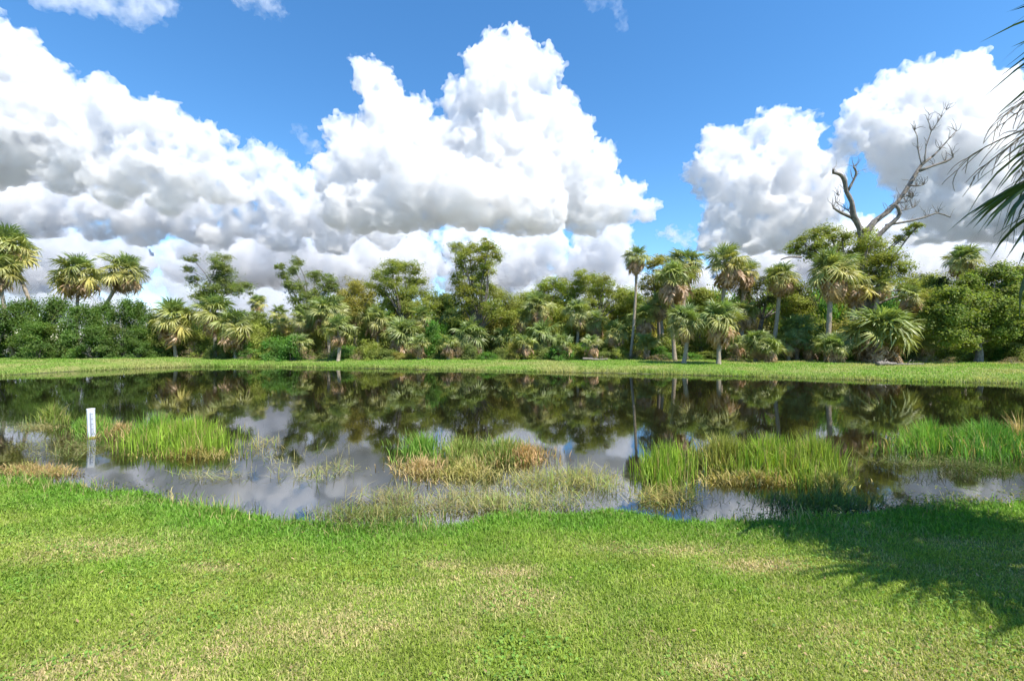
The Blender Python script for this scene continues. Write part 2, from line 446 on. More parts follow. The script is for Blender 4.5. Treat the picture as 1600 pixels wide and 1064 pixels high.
# ------------------------------------------------------------------ palms
def frond_mesh(name, seed, n=24, spread=128, droop=.32, leaf=.56, petiole=.42, width=.05, seg=2, fold=.25):
    """One fan frond, unit length along +X: petiole, arched midrib and pleated leaflets."""
    g = np.random.default_rng(seed)
    V, Fc = [], []
    def strip(pts, wid, side):
        i0 = len(V)
        for p, w, s in zip(pts, wid, side):
            if w <= 0: V.append(tuple(p))
            else: V.append(tuple(p - s * w / 2)); V.append(tuple(p + s * w / 2))
        k = i0
        for j in range(len(pts) - 1):
            if wid[j + 1] <= 0: Fc.append((k, k + 1, k + 2))
            else: Fc.append((k, k + 1, k + 3, k + 2)); k += 2
    # petiole: three-sided rod
    ts = np.linspace(0, petiole + .12, 4); pz = lambda x: .05 * math.sin(x * 3) - .10 * max(0, x - petiole) * 3
    i0 = len(V)
    for x in ts:
        r = .014 * (1.2 - x)
        for a in (0.5, 2.6, 4.7): V.append((x, r * math.cos(a) * 1.3, pz(x) + r * math.sin(a)))
    for j in range(3):
        for q in range(3):
            Fc.append((i0 + j * 3 + q, i0 + j * 3 + (q + 1) % 3, i0 + (j + 1) * 3 + (q + 1) % 3, i0 + (j + 1) * 3 + q))
    for i in range(n):
        u = (i + .5) / n * 2 - 1
        phi = math.radians(spread) * u + g.normal(0, .05)
        x0 = petiole + .14 * (1 - abs(u)) ** 1.2
        L = leaf * (1 - .35 * abs(u) ** 1.5) * g.uniform(.85, 1.12)
        dirv = np.array([math.cos(phi), math.sin(phi), fold * abs(math.sin(phi))])
        dirv /= np.linalg.norm(dirv)
        side = np.array([-math.sin(phi), math.cos(phi), .55 * (1 if i % 2 else -1)]); side /= np.linalg.norm(side)
        dr = droop * g.uniform(.5, 1.7)
        pts, wid = [], []
        for k in range(seg + 2):
            t = k / (seg + 1)
            p = np.array([x0, 0, pz(x0)]) + dirv * L * t * (1 - .28 * dr * t) + np.array([0, 0, -1]) * dr * L * t ** 2.4
            p[0] -= .10 * t * t * (1 if u else 1) * dr
            pts.append(p); wid.append(width * (.35 + 1.3 * t * (1 - t) * 2) * (1 if k < seg + 1 else 0))
        strip(pts, wid, [side] * len(pts))
    me = bpy.data.meshes.new(name); me.from_pydata([tuple(map(float, v)) for v in V], [], Fc)
    me.materials.append(M['frond'])
    return me
LIVE = [frond_mesh('frond', 100 + i, n=32, droop=d, fold=f, width=.04) for i, (d, f) in enumerate(((.25, .35), (.4, .3), (.55, .25), (.7, .2), (.45, .4)))]
DEAD = [frond_mesh('dead_frond', 120 + i, n=16, spread=75, droop=d, leaf=.5, width=.06, fold=.8) for i, d in enumerate((.5, .8, 1.0))]

def frond_matrix(az, el, roll, length, origin):
    m = Matrix.Rotation(az, 4, 'Z') @ Matrix.Rotation(-el, 4, 'Y') @ Matrix.Rotation(roll, 4, 'X')
    return Matrix.Translation(origin) @ m @ Matrix.Scale(length, 4)

PALMS = 'cabbage palms on the far bank'
def palm(label, px, py, r, d, base=None, n=26, dead=8, hue=0.5, seed=0, tr=.17, low=-32, group=PALMS, up=80, skirt=1.0):
    """px, py: crown centre; r: crown radius in photo pixels; base: pixel column of the foot."""
    g = random.Random(seed * 77 + int(px))
    R = r / F * d
    c = at(px, py, d)
    bx = ((base if base is not None else px) - 800) / F * d
    foot = Vector((bx, d + g.uniform(-.3, .3), 0)); foot.z = ground_z(foot.x, foot.y) - .06
    root = empty('palm_tree', foot)
    tag(root, label, 'palm tree', group)
    top = c - foot
    if top.z < .25: top.z = .25
    low = low + g.uniform(-24, 10); n = int(n * g.uniform(.8, 1.15)); dead = int(dead * g.uniform(.8, 1.8)); squash = g.uniform(.8, 1.2)
    tilt = Euler((g.uniform(-.2, .2), g.uniform(-.2, .2), 0)).to_matrix().to_4x4()
    # trunk
    H = top.z
    pts = []
    bow = Vector((g.uniform(-.15, .15), g.uniform(-.1, .1), 0)) * min(H * .3, 1.5)
    for i in range(9):
        t = i / 8
        p = Vector((top.x * t, top.y * t, H * t)) + bow * math.sin(t * math.pi)
        rad = tr * (1.25 if i == 0 else 1.0) * (1 - .12 * t) * (1.28 if t > .86 else 1) * g.uniform(.94, 1.06)
        pts.append((p, rad))
    me = tubes('trunk', [smooth_path(pts, 3)], 9, M['palm_bark'], .06)
    link('trunk', me, root)
    n = int(n * 1.5)
    for k in range(n):
        q = (k + .5) / n
        el = math.radians(up + (low - up) * q ** (.85 * squash) + g.uniform(-14, 14))
        ln = R * (0.72 + .32 * min(1, q * 2.2)) * g.uniform(.66, 1.12)
        m = frond_matrix(k * 2.39996 + g.uniform(-.3, .3), el, g.uniform(-.8, .8), ln, top + Vector((0, 0, .15 * R * (1 - q))))
        o = link('frond', LIVE[min(4, int(q * 4) if g.random() > .3 else g.randrange(5))], root)
        o.matrix_local = Matrix.Translation(top) @ tilt @ Matrix.Translation(-top) @ m
        a = max(0, min(1, q ** 1.6 * 1.1 * hue + g.uniform(-.12, .12)))
        gr = Vector((.185, .26, .07)); ye = Vector((.52, .44, .13))
        cc = gr.lerp(ye, a) * g.uniform(.8, 1.25)
        o.color = (*cc, 1)
    for k in range(int(dead * 2.2) + 3):
        el = math.radians(g.uniform(-86, -28))
        ln = R * g.uniform(.65, 1.05) * skirt
        m = frond_matrix(g.uniform(0, 6.283), el, g.uniform(-.8, .8), ln, top + Vector((0, 0, -.05 * R - g.uniform(0, .3) * R * (skirt - .4))))
        o = link('dead_frond', DEAD[g.randrange(3)], root); o.matrix_local = m
        b = g.uniform(.7, 1.25); o.color = (.50 * b, .335 * b, .20 * b, 1)
    return root

P = palm
P('leaning palm with full round crown cut by the left picture edge', 16, 388, 44, 46, base=84, n=30, dead=7, hue=.75, seed=1)
P('lower palm crown at the left edge beside the leaning palm', -4, 424, 40, 44, base=16, n=28, dead=7, hue=.8, seed=2)
P('upright palm with wide crown above the dark hedge, left of a tilted palm', 123, 428, 42, 50, base=122, n=30, dead=6, hue=.8, seed=3)
P('tilted palm above the dark hedge, its trunk slanting down to the left', 195, 426, 38, 50, base=122, n=30, dead=9, hue=.8, seed=4)
P('short bushy palm standing alone at the right end of the dark hedge', 271, 500, 42, 46, base=274, n=30, dead=7, hue=.75, seed=5)
P('pale-fronded palm left of a pair, under the sparse two-headed tree', 332, 490, 36, 46, base=337, n=28, dead=9, hue=.55, seed=6)
P('palm with a brown dead skirt, right of the pale-fronded palm', 366, 510, 38, 45, base=368, n=28, dead=16, hue=.65, seed=7)
P('small far palm on a thin trunk against the sky', 403, 474, 17, 62, base=404, n=22, dead=5, hue=.8, seed=8, tr=.15)
P('small yellowish far palm right of the thin-trunked palm', 435, 492, 22, 60, base=436, n=22, dead=4, hue=.9, seed=9)
P('low yellow-green palm below the small far palms', 444, 510, 22, 52, base=445, n=22, dead=5, hue=1.0, seed=10)
P('tall-crowned palm behind the small palm that stands on the bank', 513, 488, 36, 46, base=514, n=28, dead=10, hue=.6, seed=11)
P('small palm standing out on the grassy bank left of centre', 529, 515, 30, 42.5, base=529, n=28, dead=8, hue=.5, seed=12)
P('palm with hanging brown fronds under the yellowish tree', 556, 490, 25, 50, base=556, n=22, dead=12, hue=.6, seed=13)
P('palm with heavy brown skirt left of the low palmetto', 589, 500, 30, 48, base=588, n=26, dead=16, hue=.6, seed=14)
P('palm in front of the round-crowned tree, dead fronds hanging', 630, 476, 25, 52, base=632, n=22, dead=14, hue=.7, seed=15)
P('ground-hugging palm with brown fronds at its foot, left of the bright bush', 628, 525, 38, 46, base=628, n=28, dead=12, hue=.35, seed=16, up=75, low=-20)
P('ground-hugging blue-green palm under the tall yellow-green tree', 733, 526, 38, 46, base=733, n=30, dead=12, hue=.2, seed=17, low=-20)
P('dark low palm right of the blue-green ground palm', 788, 532, 27, 47, base=788, n=24, dead=6, hue=.15, seed=18, low=-15)
P('palm with brown skirt left of the twin-stemmed palm, centre right', 843, 480, 30, 47, base=843, n=26, dead=15, hue=.7, seed=19)
P('ground-hugging grey-green palm just right of centre', 850, 527, 36, 45, base=850, n=28, dead=8, hue=.2, seed=20, low=-15)
P('loose palm on a pale shaggy trunk right of centre', 902, 490, 28, 46, base=899, n=24, dead=8, hue=.7, seed=21)
P('low palm with dead fronds left of the slender palm', 962, 520, 25, 44, base=962, n=24, dead=10, hue=.6, seed=22)
P('slender tall palm with a small crown on a long thin trunk', 995, 402, 24, 42, base=985, n=24, dead=12, hue=.6, seed=23, tr=.13, skirt=1.2)
P('palm crown right of the slender trunk, half up the thicket', 1006, 498, 29, 43, base=1008, n=24, dead=10, hue=.6, seed=24)
P('high palm with orange old fronds, rear one of two overlapping', 1070, 412, 36, 41, base=1072, n=28, dead=15, hue=.9, seed=25)
P('high palm with a long brown skirt, front one of two overlapping', 1054, 435, 34, 39, base=1054, n=28, dead=22, hue=.7, seed=26, skirt=1.25)
P('high palm with dense rounded crown right of the overlapping two', 1136, 412, 37, 40, base=1128, n=30, dead=16, hue=.75, seed=27, skirt=1.15)
P('yellowed palm tucked behind the dense rounded palm crown', 1166, 426, 26, 42, base=1150, n=22, dead=16, hue=1.0, seed=28, skirt=1.1)
P('left one of two stout palms on the bank, right of the slender palm', 1072, 505, 36, 36, base=1068, n=30, dead=8, hue=.6, seed=29)
P('right one of two stout palms on the bank, with drooping brown skirt', 1122, 502, 40, 35.3, base=1120, n=32, dead=14, hue=.55, seed=30)
P('low dark palm at the foot of the slender palm', 1010, 540, 24, 41, base=1010, n=22, dead=8, hue=.4, seed=31, low=-15)
P('low palm right of the two stout palms', 1182, 535, 27, 37, base=1182, n=24, dead=12, hue=.4, seed=32, low=-15)
P('palm with bright yellow-green crown on a thin leaning trunk', 1220, 434, 31, 39, base=1208, n=28, dead=16, hue=.85, seed=33)
P('big bright palm with wide crown in front of the dead tree', 1300, 425, 46, 36.5, base=1292, n=32, dead=16, hue=.7, seed=34, tr=.2)
P('yellow-fronded palm just right of and behind the big bright palm', 1335, 446, 34, 38, base=1322, n=26, dead=10, hue=1.1, seed=35)
P('small shaggy palm on a slanting pale trunk under the dead tree', 1376, 448, 22, 38, base=1346, n=20, dead=14, hue=.9, seed=36)
P('palm with shaggy brown skirt right of the slanting trunk', 1424, 464, 27, 37, base=1400, n=24, dead=20, hue=.8, seed=37)
P('huge low bright palm clump spreading over the bank on the right', 1372, 526, 58, 35, base=1372, n=36, dead=8, hue=.45, seed=38, low=-12, up=82)
P('small low palm at the left foot of the huge low palm', 1303, 543, 28, 35.5, base=1303, n=24, dead=8, hue=.35, seed=39, low=-12)
P('low palm spilling onto the bank under the bright leaning palm', 1203, 545, 26, 36, base=1203, n=22, dead=8, hue=.4, seed=40, low=-12)
P('dark shaded palm in the gap left of the big bright palm', 1246, 515, 32, 39, base=1246, n=24, dead=18, hue=.2, seed=41)
P('shaded palm with hanging dead fronds behind the small low palm', 1268, 540, 26, 38, base=1268, n=20, dead=14, hue=.2, seed=42)
P('palm crown rising above the dense tree on the right', 1506, 408, 30, 40, base=1500, n=28, dead=14, hue=.9, seed=43)

for i, (px_, lab) in enumerate([(470, 'under the dark open tree'), (655, 'beside the bright bush'), (700, 'left of the tallest oak foot'), (820, 'between the two ground-hugging centre palms'), (880, 'right of the grey-green ground palm'), (925, 'behind the pale fallen log'), (1150, 'right of the stout palm with brown skirt'), (1232, 'in the shade left of the small low palm'), (1450, 'right of the huge low palm'), (1600, 'at the right picture edge')]):
    f_ = (px_ - 235) / 1400
    P('shaggy low palm with brown fronds ' + lab, px_, 538, 22, 46 - 10.5 * f_, base=px_, n=14, dead=10, hue=.5, seed=60 + i, low=-10)

for i, (px_, py_, r_, dd_, lab) in enumerate([(476, 502, 24, 47, 'mid-height palm under the dark open tree'), (660, 498, 26, 48, 'mid-height palm between the bright bush and the round-crowned oak'), (705, 500, 24, 49, 'mid-height palm just left of the tallest oak trunk'), (812, 500, 26, 48, 'mid-height palm right of the tallest oak, under the skyline'),
                                        (930, 502, 26, 46, 'mid-height palm below the two-topped green tree'), (1160, 488, 28, 41, 'mid-height palm behind the right stout bank palm'), (1030, 478, 26, 43, 'mid-height palm right of the slender palm trunk')]):
    P(lab, px_, py_, r_, dd_, base=px_ + 2, n=24, dead=13, hue=.55 + .1 * (i % 4), seed=80 + i)

# ------------------------------------------------------------------ broadleaf trees
def crown_leaves(blobs, dens, size, tone, g, yellow=0.1, sub=.30):
    """blobs: (centre, radius). Leaves gather in clumps inside each blob, leaving gaps."""
    C, Nn, K = [], [], []
    for c, r in blobs:
        ns = max(5, int(7 + 8 * r)); n = int(dens * (r ** 1.9) * 1850)
        sc_ = unit(g.normal(size=(ns, 3))) * (r * g.uniform(.25, .95, ns) ** .7)[:, None]
        sc_[:, 2] *= .85
        pick = g.integers(0, ns, n)
        p = sc_[pick] + g.normal(size=(n, 3)) * (r * sub * g.uniform(.4, 1.1, ns)[pick])[:, None] * np.array([1, 1, .6])
        C.append(np.array(c) + p)
        Nn.append(unit(unit(p) * .5 + np.array([0, 0, .55]) + g.normal(size=(n, 3)) * .55))
        cl = g.uniform(.75, 1.25, ns)[pick]; yl = np.clip(g.normal(yellow, .16, ns)[pick] + g.normal(0, .1, n), 0, 1)
        base = np.array(tone)[None] * (1 - yl[:, None]) + np.array([.28, .24, .035])[None] * yl[:, None]
        K.append(base * cl[:, None] * g.uniform(.8, 1.2, n)[:, None])
    c = np.concatenate(C); nn = np.concatenate(Nn); k = np.concatenate(K)
    return leaf_quads(c, nn, size, size * .62, g), k

def tree(label, name, d, base_px, blobs, tone, dens=1.0, size=.21, yellow=.1, seed=0, trunk_r=.22, group='trees rising out of the far thicket', fork=.55, lean=0, bark='bark', sub=.36):
    g = np.random.default_rng(seed); rr = random.Random(seed)
    bx = (base_px - 800) / F * d
    foot = Vector((bx, d, ground_z(bx, d) - .1))
    root = empty(name, foot); tag(root, label, 'tree', group)
    B = []
    for b in blobs:
        dd = d + rr.uniform(-1, 1) * 1.6 + (b[3] if len(b) > 3 else 0)
        B.append((at(b[0], b[1], dd) - foot, b[2] / F * d))
    lowest = min(b[0].z for b in B); cx = sum(b[0].x for b in B) / len(B)
    kn = Vector((cx * fork, 0, max(lowest * .75, 1.2)))
    paths = [smooth_path([((0, 0, 0), trunk_r * 1.3), ((kn.x * .3 + rr.uniform(-.2, .2), 0, kn.z * .5), trunk_r), (kn, trunk_r * .8)], 4)]
    tm = tubes('trunk', paths, 8, M[bark], .05); link('trunk', tm, root)
    limbs = []
    for c, r in B:
        L = (c - kn).length
        mid = kn.lerp(c, .5) + Vector((rr.uniform(-.12, .12) * L, rr.uniform(-.1, .1) * L, .10 * L))
        r0 = trunk_r * .5 * min(1, .5 + r * .3)
        limbs.append(smooth_path([(kn, r0), (mid, r0 * .6), (c, r0 * .3)], 4))
        for _ in range(5):
            e = c + Vector((rr.gauss(0, .55), rr.gauss(0, .55), rr.gauss(.15, .5))) * r
            s = kn.lerp(c, rr.uniform(.75, 1))
            limbs.append([(c.lerp(s, .3), r0 * .28), (c.lerp(e, .6) + Vector((0, 0, .05 * r)), r0 * .16), (e, r0 * .06)])
    link('limbs', tubes('limbs', limbs, 5, M[bark]), root)
    q, k = crown_leaves([(tuple(c), r * 1.1) for c, r in B], dens, size * .76, tone, g, yellow, sub)
    o = link('crown', quads_mesh('crown', q, k), root, M['leaf'])
    return root

MID = (.265, .315, .06); DARK = (.17, .225, .055); BRIGHT = (.275, .36, .052); OLIVE = (.37, .345, .085)
tree('sparse two-headed tree with thin tufts against the grey cloud, left', 'oak_tree', 50, 338, [(300, 404, 9), (296, 421, 8), (302, 438, 9), (312, 455, 14), (325, 468, 16), (347, 408, 15), (338, 415, 10), (352, 422, 13), (343, 438, 16), (358, 446, 18), (378, 452, 14), (332, 452, 13)], DARK, .9, .2, .06, 11)
tree('open tree with dark leaf tufts on slanting limbs, left of centre', 'oak_tree', 49, 482, [(438, 416, 8), (446, 430, 9), (464, 408, 9), (458, 422, 9), (452, 446, 10), (466, 450, 13), (470, 466, 14), (495, 432, 12), (512, 438, 12), (505, 452, 13), (488, 462, 15), (522, 448, 9), (478, 480, 16)], DARK, .95, .2, .08, 12)
tree('thin yellowish tree between the dark open tree and the round-crowned tree', 'oak_tree', 50, 556, [(552, 446, 14), (562, 456, 14), (546, 464, 15), (568, 470, 15), (556, 478, 17), (580, 462, 10)], OLIVE, .75, .2, .4, 13)
tree('round-crowned oak with airy leaf clumps, left of the tallest tree', 'oak_tree', 50, 628, [(612, 418, 14), (626, 414, 13), (645, 420, 14), (594, 432, 14), (584, 446, 11), (610, 438, 15), (634, 440, 15), (652, 438, 12), (600, 456, 14), (625, 458, 15), (648, 460, 14), (668, 462, 13), (672, 478, 14), (640, 478, 15), (605, 474, 14)], MID, .95, .2, .14, 14)
tree('tallest yellow-green oak near the centre, reaching high above the thicket', 'oak_tree', 47, 752, [(712, 386, 11), (722, 396, 12), (734, 388, 12), (720, 410, 11), (750, 388, 14), (764, 384, 13), (770, 400, 13), (758, 408, 14), (742, 412, 13), (728, 424, 12), (716, 436, 11), (762, 424, 13), (748, 434, 14), (732, 446, 15), (716, 462, 14), (736, 466, 17), (760, 452, 15), (776, 462, 16), (792, 474, 16), (770, 482, 18), (748, 490, 18), (722, 488, 16), (796, 494, 12), (706, 506, 13)], MID, 1.0, .2, .28, 15, trunk_r=.3)
tree('rounded green tree right of the tallest tree', 'oak_tree', 51, 862, [(846, 452, 13), (862, 444, 13), (878, 446, 14), (892, 458, 13), (836, 466, 14), (858, 464, 16), (880, 470, 15), (826, 476, 12), (870, 488, 16)], BRIGHT, 1.0, .2, .25, 16)
tree('two-topped green tree left of the slender palm', 'oak_tree', 49, 935, [(908, 430, 12), (902, 444, 11), (930, 436, 13), (946, 440, 13), (918, 452, 15), (940, 458, 15), (960, 456, 13), (976, 462, 12), (974, 478, 12), (925, 474, 16), (945, 482, 15), (910, 482, 13)], MID, 1.0, .2, .2, 17)
tree('airy yellow-green tree behind the high overlapping palms', 'oak_tree', 46, 1032, [(1020, 412, 13), (1036, 404, 12), (1046, 414, 13), (1026, 430, 15), (1010, 446, 13), (1034, 450, 15), (1018, 466, 14)], OLIVE, .85, .2, .38, 18)
tree('dense big-leaved tree filling the right edge, on a pale slanting trunk', 'oak_tree', 35.5, 1528, [(1556, 424, 16), (1530, 428, 15), (1576, 432, 18), (1604, 428, 20), (1508, 446, 18), (1540, 450, 22), (1580, 458, 24), (1484, 462, 18), (1512, 476, 22), (1550, 484, 26), (1596, 488, 28), (1460, 484, 17), (1486, 494, 22), (1524, 506, 24), (1566, 512, 24), (1606, 520, 24), (1456, 512, 16), (1480, 522, 18), (1505, 528, 17), (1625, 460, 30), (1640, 510, 30), (1545, 525, 20)], (.19, .26, .05), 1.2, .24, .12, 19, trunk_r=.24, fork=.05, bark='deadwood')
tree('leafy oak crown wrapped round the foot of the dead limbs', 'oak_tree', 39, 1346, [(1238, 388, 10), (1252, 378, 12), (1272, 366, 13), (1296, 362, 14), (1316, 372, 14), (1284, 384, 16), (1262, 398, 15), (1310, 392, 16), (1350, 362, 11), (1360, 378, 14), (1342, 386, 15), (1376, 390, 15), (1394, 402, 16), (1372, 412, 18), (1350, 408, 16), (1408, 418, 15), (1386, 430, 18), (1330, 414, 16), (1424, 440, 12), (1432, 354, 8), (1420, 362, 8), (1405, 374, 8), (1414, 452, 16), (1440, 462, 14)], MID, 1.0, .2, .22, 20, trunk_r=.4, fork=.2)
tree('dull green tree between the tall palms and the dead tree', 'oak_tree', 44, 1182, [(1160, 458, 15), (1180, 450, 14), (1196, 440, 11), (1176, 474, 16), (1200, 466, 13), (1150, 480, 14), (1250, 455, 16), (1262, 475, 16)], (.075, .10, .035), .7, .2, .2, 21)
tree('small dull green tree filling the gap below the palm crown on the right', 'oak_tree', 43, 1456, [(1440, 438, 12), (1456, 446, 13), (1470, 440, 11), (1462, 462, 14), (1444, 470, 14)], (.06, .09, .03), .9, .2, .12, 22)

def filler(label, px, top, half, d, tone, yl, seed):
    g = random.Random(seed)
    bl = [(px + g.uniform(-1, 1) * half * (.3 + .7 * t), top + 10 + t * 55 + g.uniform(-5, 5), g.uniform(11, 16)) for t in [i / 11 for i in range(12)]]
    tree(label, 'oak_tree', d, px, bl, tone, 1.0, .2, yl, seed)
filler('low rounded oak between the round-crowned oak and the tallest oak', 690, 458, 26, 51, MID, .15, 401)
filler('low oak just right of the tallest oak, filling the skyline', 812, 462, 26, 51, MID, .2, 402)
filler('pale oak filling the skyline behind the slender palm trunk', 984, 452, 24, 50, BRIGHT, .2, 403)
filler('dull oak between the high palms, behind their trunks', 1098, 448, 26, 46, MID, .22, 404)
filler('oak behind the bright leaning palm, left of the dead tree', 1228, 430, 28, 44, MID, .2, 405)
filler('low oak right of the sparse two-headed tree', 402, 486, 24, 54, DARK, .12, 406)
filler('low yellowish oak right of the dark open tree', 530, 462, 22, 53, OLIVE, .3, 407)
filler('oak between the dead tree and the dense tree on the right', 1452, 430, 24, 42, MID, .15, 408)

# dead limbs standing out of the oak
def dead_tree():
    d = 39.0
    foot = at(1346, 0, d); foot.z = ground_z(foot.x, d) - .1
    root = empty('dead_tree', foot); tag(root, 'bare grey dead tree with forked limbs rising above the right-hand thicket', 'tree')
    rr = random.Random(3)
    def path(pts, r0, r1, dy=0):
        n = len(pts)
        return smooth_path([(at(x, y, d + dy * i / max(n - 1, 1)) - foot, (r0 + (r1 - r0) * i / (n - 1)) * .78 * rr.uniform(.85, 1.2)) for i, (x, y) in enumerate(pts)], 2)
    trunk = path([(1346, 562), (1348, 500), (1346, 440), (1349, 400), (1347, 376)], .5, .40)
    link('trunk', tubes('trunk', [trunk], 10, M['deadwood'], .05), root)
    specs = [([(1350, 405), (1343, 357), (1334, 339), (1331, 316), (1322, 299), (1320, 283), (1313, 273), (1302, 270), (1303, 264)], .34, .10, -.5),
             ([(1324, 300), (1334, 281), (1338, 270), (1334, 261)], .14, .08, -.3),
             ([(1333, 341), (1315, 333), (1302, 325)], .17, .09, -.6),
             ([(1347, 420), (1352, 372), (1366, 347), (1388, 331), (1408, 308), (1424, 284), (1439, 259), (1457, 245)], .36, .12, .8),
             ([(1457, 245), (1469, 233), (1483, 217), (1494, 205)], .09, .03, .5),
             ([(1437, 267), (1459, 259), (1477, 253), (1489, 246), (1487, 238)], .14, .06, -.4),
             ([(1440, 258), (1435, 237), (1433, 213), (1429, 204)], .07, .02, .2),
             ([(1445, 253), (1447, 229), (1455, 205), (1450, 189), (1452, 180)], .07, .02, .4),
             ([(1455, 205), (1464, 193), (1471, 183), (1479, 172)], .04, .015, .2),
             ([(1350, 400), (1376, 365), (1396, 347), (1406, 334), (1400, 321)], .24, .15, -.8),
             ([(1384, 352), (1420, 346), (1447, 339), (1465, 333), (1485, 340)], .12, .05, -.5),
             ([(1422, 290), (1433, 291), (1443, 289)], .09, .04, .3),
             ([(1404, 330), (1415, 328), (1426, 325)], .08, .03, -.3),
             ([(1410, 308), (1420, 306), (1427, 308)], .07, .03, .3),
             ([(1341, 355), (1326, 330), (1308, 318), (1310, 306)], .06, .02, .3),
             ([(1372, 345), (1390, 322), (1416, 316), (1424, 310)], .07, .03, .4),
             ([(1252, 402), (1232, 402), (1220, 406)], .12, .06, 0)]
    for s in specs: link('limb', tubes('limb', [path(*s)], 8, M['deadwood'], .13), root)
    tw = []
    for s in specs[:-1]:
        pts = s[0]
        for _ in range(12):
            i = rr.randrange(1, len(pts)); x, y = pts[i]
            q = [(x, y)]; a = rr.uniform(-2.6, -.4)
            for k in range(3):
                x += math.cos(a) * rr.uniform(3, 8); y += math.sin(a) * rr.uniform(3, 8); a += rr.uniform(-.7, .7); q.append((x, y))
            tw.append(path(q, .034, .010, rr.uniform(-.6, .6)))
    tag(link('twigs', tubes('twigs', tw, 4, M['deadwood']), root), kind='stuff')
dead_tree()

# ------------------------------------------------------------------ shrubs and hedge
def shrub_proto(seed, tone, n=6500, size=.095, yellow=.1, kind='round'):
    g = np.random.default_rng(seed)
    ns = 42
    d = unit(g.normal(size=(ns, 3))); d[:, 2] = np.abs(d[:, 2]) * 1.1 - .15
    sc_ = d * g.uniform(.35, 1.0, ns)[:, None] ** .6
    if kind == 'cone':
        zz = g.uniform(0, 1, ns) ** .9; a = g.uniform(0, 6.283, ns); rad = (1 - zz * .72) * g.uniform(.45, 1, ns) ** .5
        sc_ = np.stack([np.cos(a) * rad, np.sin(a) * rad, zz * 1.25 - .05], 1)
    pick = g.integers(0, ns, n)
    p = sc_[pick] + g.normal(size=(n, 3)) * np.array([.17, .17, .085]) * g.uniform(.6, 1.2, ns)[pick][:, None]
    p[:, 2] = np.maximum(p[:, 2], .0)
    nn = unit(unit(p) * .5 + np.array([0, 0, .6]) + g.normal(size=(n, 3)) * .5)
    yl = np.clip(g.normal(yellow, .12, ns)[pick] + g.normal(0, .08, n), 0, 1)[:, None]
    k = (np.array(tone)[None] * (1 - yl) + np.array([.25, .22, .04])[None] * yl) * g.uniform(.72, 1.28, ns)[pick][:, None] * g.uniform(.8, 1.2, n)[:, None]
    me = quads_mesh('foliage', leaf_quads(p, nn, size, size * (.55 if kind == 'round' else .36), g), k)
    me.materials.append(M['leaf'])
    rr = random.Random(seed)
    st = []
    for _ in range(9):
        c = sc_[rr.randrange(ns)]
        st.append([((rr.uniform(-.1, .1), rr.uniform(-.1, .1), -.05), .022), ((c[0] * .4, c[1] * .4, c[2] * .55), .016), (tuple(c), .006)])
    return me, tubes('stems', st, 5, M['bark'])
SH = {'mid': [shrub_proto(200 + i, MID, yellow=.12) for i in range(3)],
      'bright': [shrub_proto(210 + i, (.10, .235, .03), yellow=.06) for i in range(2)],
      'olive': [shrub_proto(220 + i, OLIVE, yellow=.3) for i in range(3)],
      'dark': [shrub_proto(230 + i, DARK, yellow=.05) for i in range(2)],
      'cedar': [shrub_proto(240 + i, (.095, .18, .03), 11000, .095, .06, 'cone') for i in range(3)],
      'dry': [shrub_proto(250 + i, (.34, .26, .17), 1500, .07, .0) for i in range(2)]}
def shrub(label, cat, name, kind, px, top, half, d, g, group):
    x = (px - 800) / F * d
    z = ground_z(x, d) - .05
    h = CAM_Z - (top - 532) / F * d - z
    w = half / F * d
    root = empty(name, (x, d, z)); tag(root, label, cat, group)
    fo, st = SH[kind][g.randrange(len(SH[kind]))]
    zmax = 1.3 if kind == 'cedar' else 1.05
    for nm, me in (('foliage', fo), ('stems', st)):
        o = link(nm, me, root); o.rotation_euler.z = g.uniform(0, 6.283) if nm == 'foliage' else o.rotation_euler.z; o.scale = (w / 1.0, w * g.uniform(.8, 1), h / zmax)
        if nm == 'stems': o.rotation_euler = root.children[0].rotation_euler
    return root
gs = random.Random(12)
for i, (px, top, half, d, lab) in enumerate([
        (-12, 470, 42, 43, 'dark green cedar bush cut by the left picture edge'),
        (38, 466, 36, 45, 'dark cedar bush under the leaning left palm'),
        (84, 464, 36, 44, 'tall dark cedar bush left of the upright palm trunk'),
        (128, 478, 34, 43.5, 'dark cedar bush below the upright palm, middle of the hedge'),
        (160, 470, 30, 46, 'dark cedar bush behind the hedge under the tilted palm'),
        (190, 466, 30, 44, 'cedar bush of the dark hedge directly below the tilted palm crown'),
        (225, 470, 26, 45.5, 'narrow dark cedar bush at the right end of the hedge'),
        (60, 505, 32, 42, 'low cedar bush at the foot of the hedge, left part'),
        (150, 508, 32, 42.5, 'low cedar bush at the foot of the hedge, middle part'),
        (212, 512, 28, 44, 'low cedar bush at the foot of the hedge, beside the lone short palm')]):
    shrub(lab, 'bush', 'cedar_bush', 'cedar', px, top, half, d, gs, 'cedar bushes forming the dark hedge')
ZONES = [(250, 420, 'near the short palms by the hedge'), (420, 560, 'behind the small bank palm'), (560, 700, 'below the round-crowned oak'), (700, 830, 'at the foot of the tallest oak'),
         (830, 990, 'by the slender palm'), (990, 1200, 'behind the two stout bank palms'), (1200, 1440, 'under the dead tree'), (1440, 1700, 'under the dense tree on the right')]
TONES = {'mid': 'mid green', 'bright': 'bright green', 'olive': 'yellowish olive', 'dark': 'dark green', 'dry': 'dry brown twiggy'}
def zone(px):
    for a, b, s in ZONES:
        if px < b: return s
    return ZONES[-1][2]
made = {}
def thick(kind, px, top, half, d, layer):
    o = shrub('%s shrub, %s row, %s' % (TONES[kind], layer, zone(px)), 'shrub', 'thicket_shrub', kind, px, top, half, d, gs, 'thicket shrubs ' + zone(px))
    made.setdefault(o['label'], []).append((px, o))
